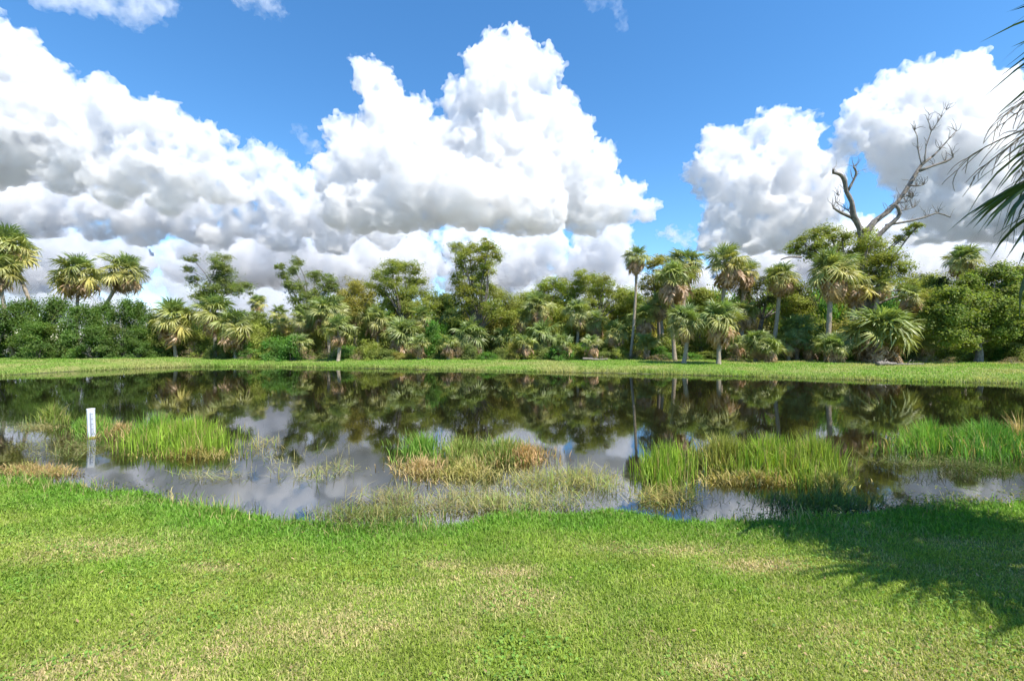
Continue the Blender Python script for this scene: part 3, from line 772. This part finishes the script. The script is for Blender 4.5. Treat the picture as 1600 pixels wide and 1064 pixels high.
# front row, hand placed
for k, px, top, half, d in [('bright', 430, 512, 26, 45), ('bright', 455, 520, 24, 44), ('mid', 405, 508, 24, 47), ('bright', 680, 496, 26, 46), ('bright', 690, 520, 24, 44.5), ('mid', 575, 528, 22, 45), ('bright', 905, 535, 22, 43), ('bright', 925, 510, 26, 46),
                            ('mid', 960, 515, 24, 46), ('bright', 880, 520, 22, 46), ('mid', 800, 505, 26, 47), ('dark', 770, 520, 24, 48), ('olive', 480, 510, 24, 47), ('mid', 1040, 520, 26, 42), ('dark', 1150, 520, 26, 40), ('dark', 1225, 500, 30, 41), ('dark', 1280, 500, 30, 40),  # dark leaf tone under the dead tree paints in the shaded thicket interior
                            ('mid', 1160, 495, 26, 43), ('dark', 1330, 505, 30, 39), ('dark', 1440, 515, 30, 38), ('mid', 1470, 540, 26, 36.5), ('dark', 1500, 540, 24, 37.5), ('dark', 1560, 535, 30, 37), ('mid', 1600, 535, 26, 35), ('olive', 300, 515, 24, 48), ('mid', 318, 505, 24, 49), ('mid', 390, 512, 22, 48), ('dark', 250, 520, 24, 49), ('dark', 300, 535, 26, 48.5)]:
    thick(k, px, top, half, d, 'front')
# deeper rows closing the thicket
px = 240
while px < 1640:
    f = (px - 240) / 1400
    d0 = 52 - 10 * f
    thick(gs.choice(['mid', 'olive', 'mid', 'mid', 'olive']), px, gs.uniform(478, 500) + (12 if px < 470 else 0), gs.uniform(26, 36), d0 + gs.uniform(0, 1.5), 'middle')
    thick(gs.choice(['mid', 'mid', 'olive', 'bright']), px + 14, gs.uniform(455, 478) + (26 if px < 470 else 0) - (22 if px > 1000 else 0), gs.uniform(32, 44), d0 + gs.uniform(5, 7), 'back')
    thick(gs.choice(['mid', 'bright', 'olive']), px + 22, gs.uniform(448, 468) + (40 if px < 470 else 0) - (14 if px > 1000 else 0), gs.uniform(26, 36), d0 + gs.uniform(9, 11), 'rear')
    px += gs.uniform(30, 40)
px = 235
while px < 1640:                              # low growth along the foot of the thicket
    f = (px - 235) / 1400
    thick(gs.choice(['mid', 'olive', 'dark', 'dry', 'dry', 'mid', 'bright']), px, gs.uniform(528, 548), gs.uniform(15, 24), 47 - 10.5 * f + gs.uniform(-.8, 1.2), 'low')
    px += gs.uniform(17, 27)
for px, top, half, d in [(385, 545, 16, 45), (480, 545, 20, 44.5), (560, 546, 18, 44), (655, 545, 16, 44), (940, 550, 22, 42), (1030, 552, 20, 39), (1150, 553, 20, 37.5), (1445, 548, 18, 35), (1480, 556, 16, 34), (1580, 556, 18, 33), (1160, 440, 18, 42), (1186, 470, 20, 42)]:
    thick('dry', px, top, half, d, 'edge')

for side, rngx in (('left', range(-330, -40, 36)), ('right', range(1650, 2150, 36))):
    for i, px in enumerate(rngx):
        k = 'cedar' if side == 'left' else gs.choice(['mid', 'bright', 'olive', 'dark'])
        shrub('%s shrub of the thicket beyond the %s picture edge' % ('first second third fourth fifth sixth seventh eighth ninth tenth eleventh twelfth thirteenth fourteenth'.split()[i if side == 'right' else 8 - i], side), 'shrub', 'thicket_shrub', k, px, gs.uniform(440, 475), gs.uniform(30, 42), (43 if side == 'left' else 34) + gs.uniform(0, 3), gs, 'thicket beyond the %s edge' % side)
ORD = 'leftmost,second,third,fourth,fifth,sixth,seventh,eighth,ninth,tenth'.split(',')
for lab, items in made.items():
    if len(items) > 1:
        for i, (_x, o) in enumerate(sorted(items, key=lambda q: q[0])): o['label'] = lab + (', leftmost' if i == 0 else ', %s from left' % ORD[min(i, 9)])

# ------------------------------------------------------------------ grass, reeds and weeds
def to_px(x, y, z): return 800 + F * x / y, 532 + F * (CAM_Z - z) / y
def spots(px, py, L):
    s = np.zeros(len(px))
    for (cx, cy_, rx, ry, a) in L:
        s = np.maximum(s, a * np.exp(-(((px - cx) / rx) ** 2 + ((py - cy_) / ry) ** 2)))
    return s
def mixc(a, b, t): return np.asarray(a)[None] * (1 - t[:, None]) + np.asarray(b)[None] * t[:, None]
def scatter(y0, y1, dens, xk=1.22, xa=.9):
    A_ = (xk * (y0 + y1) + 2 * xa) * (y1 - y0)
    n = int(A_ * dens)
    y = rng.uniform(y0, y1, n); x = rng.uniform(-1, 1, n) * (xk * y1 + xa)
    k = np.abs(x) < xk * y + xa
    return x[k], y[k]
LUSH = (.155, .32, .030); GRASS = (.28, .37, .05); TAN = (.56, .44, .24)
def lawn():
    xs, ys = [], []
    for y0, y1, dn in ((1.5, 2.4, 19000), (2.4, 3.3, 13000), (3.3, 4.6, 8500), (4.6, 6.2, 5200), (6.2, 9.5, 2800)):
        x, y = scatter(y0, y1, dn); xs.append(x); ys.append(y)
    m = 220000; x = rng.uniform(-11, 11, m); y = rng.uniform(-2.5, 8.5, m); k = (np.abs(x) > 1.22 * y + .9) | (y < 1.5)   # the lawn goes on beside and behind the camera
    xs.append(x[k]); ys.append(y[k])
    x = np.concatenate(xs); y = np.concatenate(ys)
    cl = fbm(x * 14, y * 14, 41, 2)                                # small tufts and thin places
    k = (y < s_near(x) + .12) & (rng.uniform(0, 1, len(x)) < .45 + 1.1 * cl)
    x = x[k]; y = y[k]; z = height(x, y)
    k = z > -.01; x, y, z = x[k], y[k], z[k]; n = len(x)
    px, py = to_px(x, np.maximum(y, .3), z)
    edge = np.clip(1 - (s_near(x) - y) / 1.3, 0, 1)
    dry = np.clip((fbm(x * .75, y * 1.1, 31) - .47) * 3.2, 0, 1) * .75 + np.clip((fbm(x * 3.2, y * 4, 33) - .52) * 3, 0, 1) * .45
    dry = np.maximum(dry * (1 - .75 * edge), spots(px, py, [(790, 896, 75, 14, 1), (690, 884, 60, 14, .8), (1190, 885, 90, 16, 1), (1070, 862, 120, 12, .85), (160, 852, 150, 14, .8), (330, 888, 60, 10, .9), (960, 858, 60, 8, .7), (1500, 850, 120, 8, .6), (620, 950, 80, 16, .5), (220, 1040, 120, 25, .5), (1300, 945, 60, 10, .5)]))
    lush = np.clip(edge * 1.1 + np.clip((fbm(x * 1.1, y * 1.3, 51) - .5) * 3, 0, 1) * .6, 0, 1)
    c = mixc(GRASS, LUSH, lush)
    t = np.clip(dry + rng.normal(0, .17, n), 0, 1) * (rng.uniform(0, 1, n) < .30 + .65 * dry)
    c = c * (1 - t[:, None]) + np.array(TAN)[None] * t[:, None]
    c = c * rng.uniform(.62, 1.3, n)[:, None]
    lush = np.maximum(lush, spots(px, py, [(620, 903, 150, 3.5, .9), (500, 900, 60, 3, .7), (1010, 812, 90, 8, .6)]))
    h = (.042 + .03 * lush + .05 * edge ** 2 * fbm(x * 2, y * 2, 61)) * rng.uniform(.6, 1.35, n) * (1 - .25 * dry)
    far = np.clip((y - 2) / 5, 0, 1)
    w = (.0062 + .006 * np.where((np.abs(x) > 1.22 * y + .9) | (y < 1.5), 1.4, far)) * rng.uniform(.7, 1.25, n)
    me = blades('lawn_grass', np.stack([x, y, z - .004], 1), h * .95, w * .85, rng.uniform(0, 6.283, n), np.clip(rng.normal(.5, .22, n), .05, .95), c, .45)
    tag(link('lawn_grass', me, mat=M['grass']), 'mown lawn grass with dry tan patches in the foreground', kind='stuff')
lawn()

def lawn_litter():
    # clover-like weeds in patches, and a few fallen leaves
    n = 60000
    y = 1.5 + rng.uniform(0, 1, n) ** .8 * 5.2; x = rng.uniform(-1, 1, n) * (1.22 * y + .5)
    k = (y < s_near(x) - .1) & (rng.uniform(0, 1, n) < np.clip((fbm(x * .9, y * .9, 211) - .5) * 5, 0, 1) * np.clip((fbm(x * 5, y * 5, 213) - .4) * 4, 0, 1))
    x, y = x[k], y[k]; n = len(x); z = height(x, y) + rng.uniform(.015, .045, n)
    nn = unit(np.stack([rng.normal(0, .35, n), rng.normal(0, .35, n), np.ones(n)], 1))
    c = mixc((.15, .31, .045), (.26, .36, .07), rng.uniform(0, 1, n)) * rng.uniform(.7, 1.2, n)[:, None]
    q = leaf_quads(np.stack([x, y, z], 1), nn, .026, .02, rng)
    m = 160
    y2 = 1.6 + rng.uniform(0, 1, m) * 4.4; x2 = rng.uniform(-1, 1, m) * (1.2 * y2 + .4); k = y2 < s_near(x2) - .2; x2, y2 = x2[k], y2[k]; m = len(x2)
    n2 = unit(np.stack([rng.normal(0, .3, m), rng.normal(0, .3, m), np.ones(m)], 1))
    q2 = leaf_quads(np.stack([x2, y2, height(x2, y2) + .035], 1), n2, .04, .018, rng)
    c2 = np.array([.42, .29, .15])[None] * rng.uniform(.5, 1.4, m)[:, None]
    me = quads_mesh('lawn_weeds', np.concatenate([q, q2]), np.concatenate([c, c2]))
    tag(link('lawn_weeds', me, mat=M['grass']), 'small clover-like weeds and fallen leaves scattered in the lawn', kind='stuff')
lawn_litter()

def far_bank():
    n = 230000
    x = rng.uniform(-62, 58, n); df = rng.uniform(0, 1, n) ** 1.3 * 17
    y = s_far(x) + df - .25
    k = np.abs(x) < 1.2 * y + 3; x, y, df = x[k], y[k], df[k]; z = height(x, y); n = len(x)
    px, py = to_px(x, y, z)
    edge = np.clip(1 - df / 2.0, 0, 1)
    dry = np.clip((fbm(x * .3, y * .5, 71, 5) - .43) * 3.5, 0, 1) * .85
    dry = np.maximum(dry, edge * np.clip(fbm(x * .35, y * .1, 75) * 1.5 - .2, 0, 1) * .8)
    c = mixc((.20, .36, .045), (.48, .44, .18), np.clip(dry + rng.normal(0, .15, n), 0, 1)) * rng.uniform(.7, 1.25, n)[:, None]
    h = (.10 + .30 * edge * fbm(x * .8, y * .8, 77) * 1.3 + .35 * np.clip(fbm(x * .6, y * .6, 79) - .62, 0, 1)) * rng.uniform(.6, 1.4, n)
    w = rng.uniform(.02, .04, n)
    me = blades('bank_grass', np.stack([x, y, z - .01], 1), h, w, rng.uniform(0, 6.283, n), np.clip(rng.normal(.38, .2, n), 0, .9), c, .4)
    tag(link('bank_grass', me, mat=M['grass']), 'short green and straw-coloured grass on the far bank', kind='stuff')
far_bank()

def clump(label, zones, group='reed clumps standing in the pond'):
    """zones: (px, py of the base, rx px, ry px, blades, height m, colour, part name, lean)."""
    cx, cy_ = on_water(np.mean([q[0] for q in zones]), np.mean([q[1] for q in zones]))
    root = empty('reed_clump', (cx, cy_, 0)); tag(root, label, 'reeds', group)
    for (zx, zy, rx, ry, n, hh, tone, part, lean) in zones:
        n = int(n * .85)
        a = rng.uniform(0, 6.283, n); r = np.abs(rng.normal(0, .54, n)); r = np.where(r > 1.5, rng.uniform(0, 1, n), r)
        qx = zx + np.cos(a) * r * rx; qy = zy + np.sin(a) * r * ry * 1.15
        d = CAM_Z * F / (qy - 532); x = (qx - 800) / F * d
        keep = rng.uniform(0, 1, n) < np.clip(fbm(x * 2.2, d * 2.2, 91) * 2.4 - .25, .12, 1)
        x, d, r = x[keep], d[keep], r[keep]; n = len(x)
        h = hh * .84 * rng.uniform(.4, 1.25, n) * np.clip(1.1 - .42 * r, .35, 1.1) * (.55 + .95 * fbm(x * 2.6, d * 2.6, 95))
        c = np.array(tone)[None] * rng.uniform(.65, 1.35, n)[:, None]
        yl = (rng.uniform(0, 1, n) < .07 + .7 * np.clip(fbm(x * 2.1, d * 2.1, 97) - .46, 0, .6))[:, None]
        c = np.where(yl, np.array([.42, .34, .13])[None] * rng.uniform(.7, 1.2, n)[:, None], c)
        me = blades(part, np.stack([x - cx, d - cy_, np.full(n, -.03)], 1), h, rng.uniform(.010, .019, n), rng.uniform(0, 6.283, n), np.clip(np.abs(rng.normal(lean, .17, n)), 0, 1), c, .35)
        tag(link(part, me, root, M['grass']), kind='stuff')
YG = (.265, .39, .042); GG = (.19, .345, .048); DG = (.13, .28, .04); DRY = (.50, .36, .17); OR = (.52, .33, .15)
clump('yellow-green reed clump in the shallows right of the white gauge post', [(285, 694, 98, 18, 4200, .62, YG, 'green_blades', .12), (250, 682, 60, 10, 1400, .6, GG, 'green_blades', .12), (300, 712, 90, 9, 1100, .3, (.32, .27, .08), 'dry_blades', .6)])
clump('green and straw reed tuft growing behind the white gauge post', [(150, 672, 46, 9, 1500, .48, GG, 'green_blades', .25), (190, 678, 34, 8, 900, .38, DRY, 'dry_blades', .4)])
clump('small far-left reed tuft near the left picture edge', [(82, 658, 32, 7, 900, .5, (.22, .28, .05), 'green_blades', .25), (60, 668, 60, 8, 1200, .2, (.33, .29, .12), 'dry_blades', .75)])
clump('half-dry reed clump in the middle of the shallows', [(660, 708, 50, 20, 1200, .48, GG, 'green_blades', .25), (720, 715, 50, 22, 1300, .46, (.24, .31, .06), 'green_blades', .3), (790, 710, 60, 18, 1300, .44, (.22, .30, .06), 'green_blades', .3), (660, 732, 60, 20, 1000, .32, DRY, 'dry_blades', .5), (735, 728, 75, 22, 1000, .3, (.44, .37, .15), 'dry_blades', .5), (820, 714, 50, 15, 1000, .38, OR, 'dry_blades', .45), (720, 742, 110, 14, 900, .3, (.38, .35, .11), 'dry_blades', .6)])
clump('tall yellow-green reed clump right of centre, nearest the lawn', [(1040, 742, 46, 20, 2000, .72, YG, 'green_blades', .10), (1130, 722, 70, 18, 2600, .62, (.27, .29, .06), 'green_blades', .2), (1200, 730, 60, 20, 2000, .68, YG, 'green_blades', .12), (1270, 740, 52, 22, 2400, .78, (.27, .35, .05), 'green_blades', .14), (1180, 752, 130, 10, 1300, .3, (.40, .33, .11), 'dry_blades', .55), (1295, 764, 32, 10, 900, .4, (.34, .33, .08), 'dry_blades', .4)])
clump('deep green reed bed at the right picture edge', [(1452, 696, 72, 14, 3000, .52, GG, 'green_blades', .22), (1540, 700, 90, 18, 4200, .64, DG, 'green_blades', .22), (1670, 700, 90, 18, 3600, .62, GG, 'green_blades', .22), (1595, 690, 30, 8, 400, .6, DRY, 'dry_blades', .3)])

def weeds():
    X_, Y_, H_, W_, Le, C_ = [], [], [], [], [], []
    for (zx, zy, rx, ry, n, tone, hh, lean) in [
            (480, 728, 80, 26, 900, (.36, .32, .13), .22, .85), (420, 700, 45, 14, 420, (.42, .34, .13), .22, .8), (340, 740, 70, 14, 350, (.36, .32, .14), .2, .85),
            (700, 782, 150, 24, 2000, (.36, .31, .14), .22, .8), (880, 758, 95, 28, 2100, (.38, .34, .12), .24, .75), (560, 806, 110, 12, 1300, (.25, .25, .08), .14, .6), (820, 792, 100, 12, 900, (.36, .34, .13), .2, .6),
            (55, 738, 70, 9, 1500, (.46, .31, .14), .14, .7), (95, 700, 90, 22, 800, (.27, .25, .10), .2, .9), (40, 668, 60, 8, 700, (.24, .24, .12), .25, .9),
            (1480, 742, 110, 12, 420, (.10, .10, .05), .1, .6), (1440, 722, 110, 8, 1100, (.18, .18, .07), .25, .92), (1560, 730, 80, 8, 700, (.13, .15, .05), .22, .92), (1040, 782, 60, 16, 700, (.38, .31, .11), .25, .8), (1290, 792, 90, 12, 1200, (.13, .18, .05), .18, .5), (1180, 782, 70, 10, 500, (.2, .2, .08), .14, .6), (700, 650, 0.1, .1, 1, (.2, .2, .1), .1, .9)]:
        a = rng.uniform(0, 6.283, n); r = np.sqrt(rng.uniform(0, 1, n)) * rng.uniform(.6, 1.15, n)
        qx = zx + np.cos(a) * r * rx; qy = np.maximum(zy + np.sin(a) * r * ry, 600)
        d = CAM_Z * F / (qy - 532); x = (qx - 800) / F * d
        keep = rng.uniform(0, 1, n) < np.clip((fbm(x * 1.6, d * 1.6, 191) - .33) * 4, .06, 1)
        x, d = x[keep], d[keep]; n = len(x)
        X_.append(x); Y_.append(d); H_.append(hh * rng.uniform(.4, 1.5, n)); W_.append(rng.uniform(.005, .011, n))
        up = rng.uniform(0, 1, n) < .16
        Le.append(np.where(up, rng.uniform(0, .35, n), np.clip(rng.normal(lean, .1, n), 0, .97)))
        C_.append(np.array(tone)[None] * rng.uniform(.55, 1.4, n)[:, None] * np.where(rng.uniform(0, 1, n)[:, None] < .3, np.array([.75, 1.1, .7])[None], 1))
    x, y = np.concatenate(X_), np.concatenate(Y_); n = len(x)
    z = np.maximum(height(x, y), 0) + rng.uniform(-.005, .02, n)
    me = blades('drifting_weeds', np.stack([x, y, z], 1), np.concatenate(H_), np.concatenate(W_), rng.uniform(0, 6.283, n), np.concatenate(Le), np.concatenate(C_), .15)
    tag(link('drifting_weeds', me, mat=M['grass']), 'flattened straw-coloured weeds drifting in the shallows', kind='stuff')
    n = 6500
    x = rng.uniform(-9.5, 9.5, n); y = s_near(x) + rng.normal(-.05, .17, n); d = fbm(x * 1.6, y * .5, 171)
    k = rng.uniform(0, 1, n) < np.clip((d - .38) * 4, .05, 1); x, y = x[k], y[k]; n = len(x); z = np.maximum(height(x, y), -.02)
    c = mixc((.17, .31, .04), (.45, .38, .16), (rng.uniform(0, 1, n) < .3).astype(float)) * rng.uniform(.6, 1.3, n)[:, None]
    me = blades('shore_grass', np.stack([x, y, z], 1), rng.uniform(.05, .19, n) * (.5 + d[k]), rng.uniform(.006, .012, n), rng.uniform(0, 6.283, n), np.clip(rng.normal(.35, .2, n), 0, .95), c, .4)
    tag(link('shore_grass', me, mat=M['grass']), 'long straggling grass along the near water edge', kind='stuff')
    # leafy marsh herbs along the near edge
    n = 9000
    x = rng.uniform(-9.5, 9.5, n); y = s_near(x) + rng.normal(.05, .22, n)
    d = fbm(x * 1.3, y * .4, 141)
    px, py = to_px(x, y, 0 * x)
    k = rng.uniform(0, 1, n) < np.clip((d - .42) * 4, .05, 1) * np.where((px > 1150) | ((px > 430) & (px < 640)), 1, .4)
    x, y = x[k], y[k]; n = len(x); z = np.maximum(height(x, y), 0) + rng.uniform(.02, .16, n)
    nn = unit(np.stack([rng.normal(0, .5, n), rng.normal(0, .5, n), np.ones(n)], 1))
    c = mixc((.09, .16, .035), (.26, .22, .09), np.clip(rng.normal(.3, .3, n), 0, 1)) * rng.uniform(.6, 1.2, n)[:, None]
    me = quads_mesh('marsh_herbs', leaf_quads(np.stack([x, y, z], 1), nn, .045, .02, rng), c)
    tag(link('marsh_herbs', me, mat=M['grass']), 'small leafy marsh herbs along the near water edge', kind='stuff')
weeds()

# ------------------------------------------------------------------ gauge post
def plain(name, c, rough=.45):
    m, nt, out = new_mat(name)
    p = N(nt, 'ShaderNodeBsdfPrincipled'); p.inputs['Roughness'].default_value = rough
    tc = N(nt, 'ShaderNodeTexCoord'); no = N(nt, 'ShaderNodeTexNoise', Scale=9.0, Detail=4.0)
    nt.links.new(tc.outputs['Object'], no.inputs[0])
    mr = N(nt, 'ShaderNodeMapRange'); mr.inputs[1].default_value = .35; mr.inputs[2].default_value = .7; mr.inputs[3].default_value = .82; mr.inputs[4].default_value = 1.0
    nt.links.new(no.outputs[0], mr.inputs[0])
    sc_ = N(nt, 'ShaderNodeVectorMath', operation='SCALE'); sc_.inputs[0].default_value = c
    nt.links.new(mr.outputs[0], sc_.inputs['Scale']); nt.links.new(sc_.outputs[0], p.inputs['Base Color']); nt.links.new(p.outputs[0], out.inputs[0])
    return m
def gauge():
    x, d = on_water(143.5, 684)
    root = empty('gauge_post', (x, d, 0)); tag(root, 'white plastic water gauge post standing in the pond at the left', 'gauge post')
    root.rotation_euler = (0, math.radians(-1.6), math.atan2(-x, d) * 1.0)
    white = plain('white_plastic', (.80, .80, .78)); blue = plain('gauge_plate', (.62, .66, .74)); ink = plain('gauge_ink', (.10, .11, .16)); algae = plain('algae_stain', (.42, .34, .08), .9)
    H = .69; R = .076
    prof = []
    for k in range(28):                       # flat-fronted pipe
        a = 2 * math.pi * k / 28
        px_, py_ = R * math.cos(a), R * math.sin(a)
        prof.append((px_, max(py_, -R * .72)))
    def shell(name, z0, z1, s, mat, hollow):
        bm = bmesh.new()
        o = [bm.verts.new((a * s, b * s, z0)) for a, b in prof]; t = [bm.verts.new((a * s, b * s, z1)) for a, b in prof]
        n = len(o)
        for i in range(n): bm.faces.new((o[i], o[(i + 1) % n], t[(i + 1) % n], t[i]))
        if hollow:
            q = [bm.verts.new((a * s * .86, b * s * .86, z1)) for a, b in prof]; w = [bm.verts.new((a * s * .86, b * s * .86, z1 - .25)) for a, b in prof]
            for i in range(n):
                j = (i + 1) % n
                bm.faces.new((t[i], t[j], q[j], q[i])); bm.faces.new((q[i], q[j], w[j], w[i]))
            bm.faces.new(w)
        me = bpy.data.meshes.new(name); bm.to_mesh(me); bm.free(); me.materials.append(mat)
        return link(name, me, root)
    shell('pipe', -.4, H, 1.0, white, True)
    shell('rim_collar', H - .03, H + .004, 1.05, white, True)
    shell('algae_band', -.02, .035, 1.02, algae, False)
    def box(name, x0, x1, y0, y1, z0, z1, mat, par):
        bm = bmesh.new(); bmesh.ops.create_cube(bm, size=1)
        for v in bm.verts: v.co = Vector(((x0 + x1) / 2 + v.co.x * (x1 - x0), (y0 + y1) / 2 + v.co.y * (y1 - y0), (z0 + z1) / 2 + v.co.z * (z1 - z0)))
        me = bpy.data.meshes.new(name); bm.to_mesh(me); bm.free(); me.materials.append(mat); return link(name, me, par)
    yf = -R * .72
    pl = box('gauge_plate', -.036, .046, yf - .008, yf - .001, .06, H - .05, blue, root)
    for k in range(22):
        z = .09 + k * .0235
        L = .05 if k % 5 == 0 else .028
        box('tick_mark', -.024, -.024 + L, yf - .0105, yf - .0075, z, z + .012, ink, pl)
        if k % 2 == 0: box('tick_mark', .024, .038, yf - .0105, yf - .0075, z + .004, z + .016, ink, pl)
gauge()

# ------------------------------------------------------------------ palm at the right edge and an added, unseen shade palm
NEAR = [frond_mesh('frond', 300 + i, n=46, droop=d, leaf=.62, petiole=.40, width=.023, seg=5, fold=.3, spread=115) for i, d in enumerate((.35, .55, .75))]
NEAR_DEAD = [frond_mesh('dead_frond', 320 + i, n=30, spread=70, droop=d, leaf=.55, width=.03, seg=4, fold=.8) for i, d in enumerate((.7, 1.0))]
def near_palm(label, pos, crown_z, R, n, seed, manual=(), skip=None, fruit=False, dead=6):
    g = random.Random(seed)
    z = ground_z(*pos)
    root = empty('palm_tree', (pos[0], pos[1], z)); tag(root, label, 'palm tree', 'palms on the near lawn')
    H = crown_z - z
    pts = [((.04 * math.sin(i), .03 * math.cos(i * 2), H * i / 8 - .05), .19 * (1.25 if i == 0 else 1) * g.uniform(.94, 1.06)) for i in range(9)]
    link('trunk', tubes('trunk', [smooth_path(pts, 4)], 16, M['palm_bark'], .05), root)
    top = Vector((0, 0, H))
    def add(az, el, roll, ln, mesh, c):
        o = link('frond' if mesh in NEAR else 'dead_frond', mesh, root); o.matrix_local = frond_matrix(math.radians(az), math.radians(el), roll, ln, top); o.color = (*c, 1)
    for k in range(n):
        q = (k + .5) / n; az = (k * 137.5 + g.uniform(-10, 10)) % 360
        if skip and skip[0] < az < skip[1]: continue
        b = g.uniform(.8, 1.2)
        add(az, 78 - 105 * q + g.uniform(-8, 8), g.uniform(-.4, .4), R * g.uniform(.88, 1.08), NEAR[g.randrange(3)], (.06 * b, .11 * b, .028 * b))
    for az, el, roll, ln, i in manual: add(az, el, roll, ln, NEAR[i], (.055, .10, .028))
    for k in range(dead):
        az = g.uniform(0, 360)
        if skip and skip[0] < az < skip[1]: continue
        add(az, g.uniform(-85, -55), g.uniform(-.5, .5), R * .8, NEAR_DEAD[k % 2], (.34, .25, .15))
    if fruit:
        st = []
        def branch(p, dv, L, r, depth):
            q = [(p, r)]; cur = Vector(p); v = Vector(dv)
            for s in range(5):
                v = (v + Vector((g.gauss(0, .12), g.gauss(0, .12), -.09 - .03 * depth + g.gauss(0, .06)))).normalized(); cur = cur + v * L / 5; q.append((cur.copy(), r * (1 - .8 * (s + 1) / 5) + .002))
                if depth < 2:
                    for _ in range(3 if depth == 0 else 2):
                        w = (v + Vector((g.gauss(0, .55), g.gauss(0, .55), g.gauss(-.2, .4)))).normalized()
                        branch(cur, w, L * g.uniform(.25, .42), r * .42, depth + 1)
            st.append(q)
        for az, el in ((178, 12), (190, 2), (168, -4)):
            a, e = math.radians(az), math.radians(el)
            branch(top, Vector((math.cos(a) * math.cos(e), math.sin(a) * math.cos(e), math.sin(e) + .25)), R * .80, .017, 0)
        stalk = bark_material('dry_fruit_stalk', (.22, .16, .10), (.42, .33, .23), 20)
        tag(link('fruit_stalk', tubes('fruit_stalk', st, 4, stalk), root), 'dry brown branching fruit stalks')
    return root
near_palm('palm whose fronds and dry fruit stalks hang into the upper right corner', (6.55, 3.95), 4.3, 2.0, 22, 5, manual=[(172, 50, .2, 2.3, 2), (184, 62, -.2, 2.2, 1), (176, -16, .3, 2.35, 0), (188, -26, -.3, 2.25, 1), (168, -34, .1, 2.3, 2)], skip=(140, 220), fruit=True)
near_palm('unseen palm added outside the picture on the right to shade the lawn', (6.9, 2.0), 4.3, 2.1, 18, 6)  # out of view, added to cast its shadow on the lawn

# ------------------------------------------------------------------ fallen wood on the far bank
def log(label, px, py, length, r, ang, seed):
    g = random.Random(seed)
    d = (CAM_Z - .55) * F / (py - 532); x = (px - 800) / F * d
    root = empty('fallen_log', (x, d, ground_z(x, d) + r * .8)); tag(root, label, 'log')
    c, s = math.cos(ang), math.sin(ang)
    pts = [((c * length * (t - .5), s * length * (t - .5), g.uniform(-.02, .04)), r * (1.1 - .5 * t)) for t in (0, .25, .5, .75, 1)]
    link('stem', tubes('stem', [smooth_path(pts, 3)], 8, M['deadwood'], .08), root)
    for k in range(3):
        t = g.uniform(.3, .9); p = Vector((c * length * (t - .5), s * length * (t - .5), r * .3))
        link('branch_stub', tubes('branch_stub', [[(p, r * .4), (p + Vector((g.uniform(-.3, .3), g.uniform(-.2, .2), g.uniform(.15, .35))), r * .15)]], 6, M['deadwood']), root)
log('grey fallen log on the bank below the huge low palm', 1385, 570.5, 1.6, .16, .2, 1)
log('pale fallen log on the bank left of the two stout palms', 930, 563, 2.2, .12, -.15, 2)
log('thin pale fallen branch on the bank at the right, under the dense tree', 1420, 570, 2.4, .07, .1, 3)
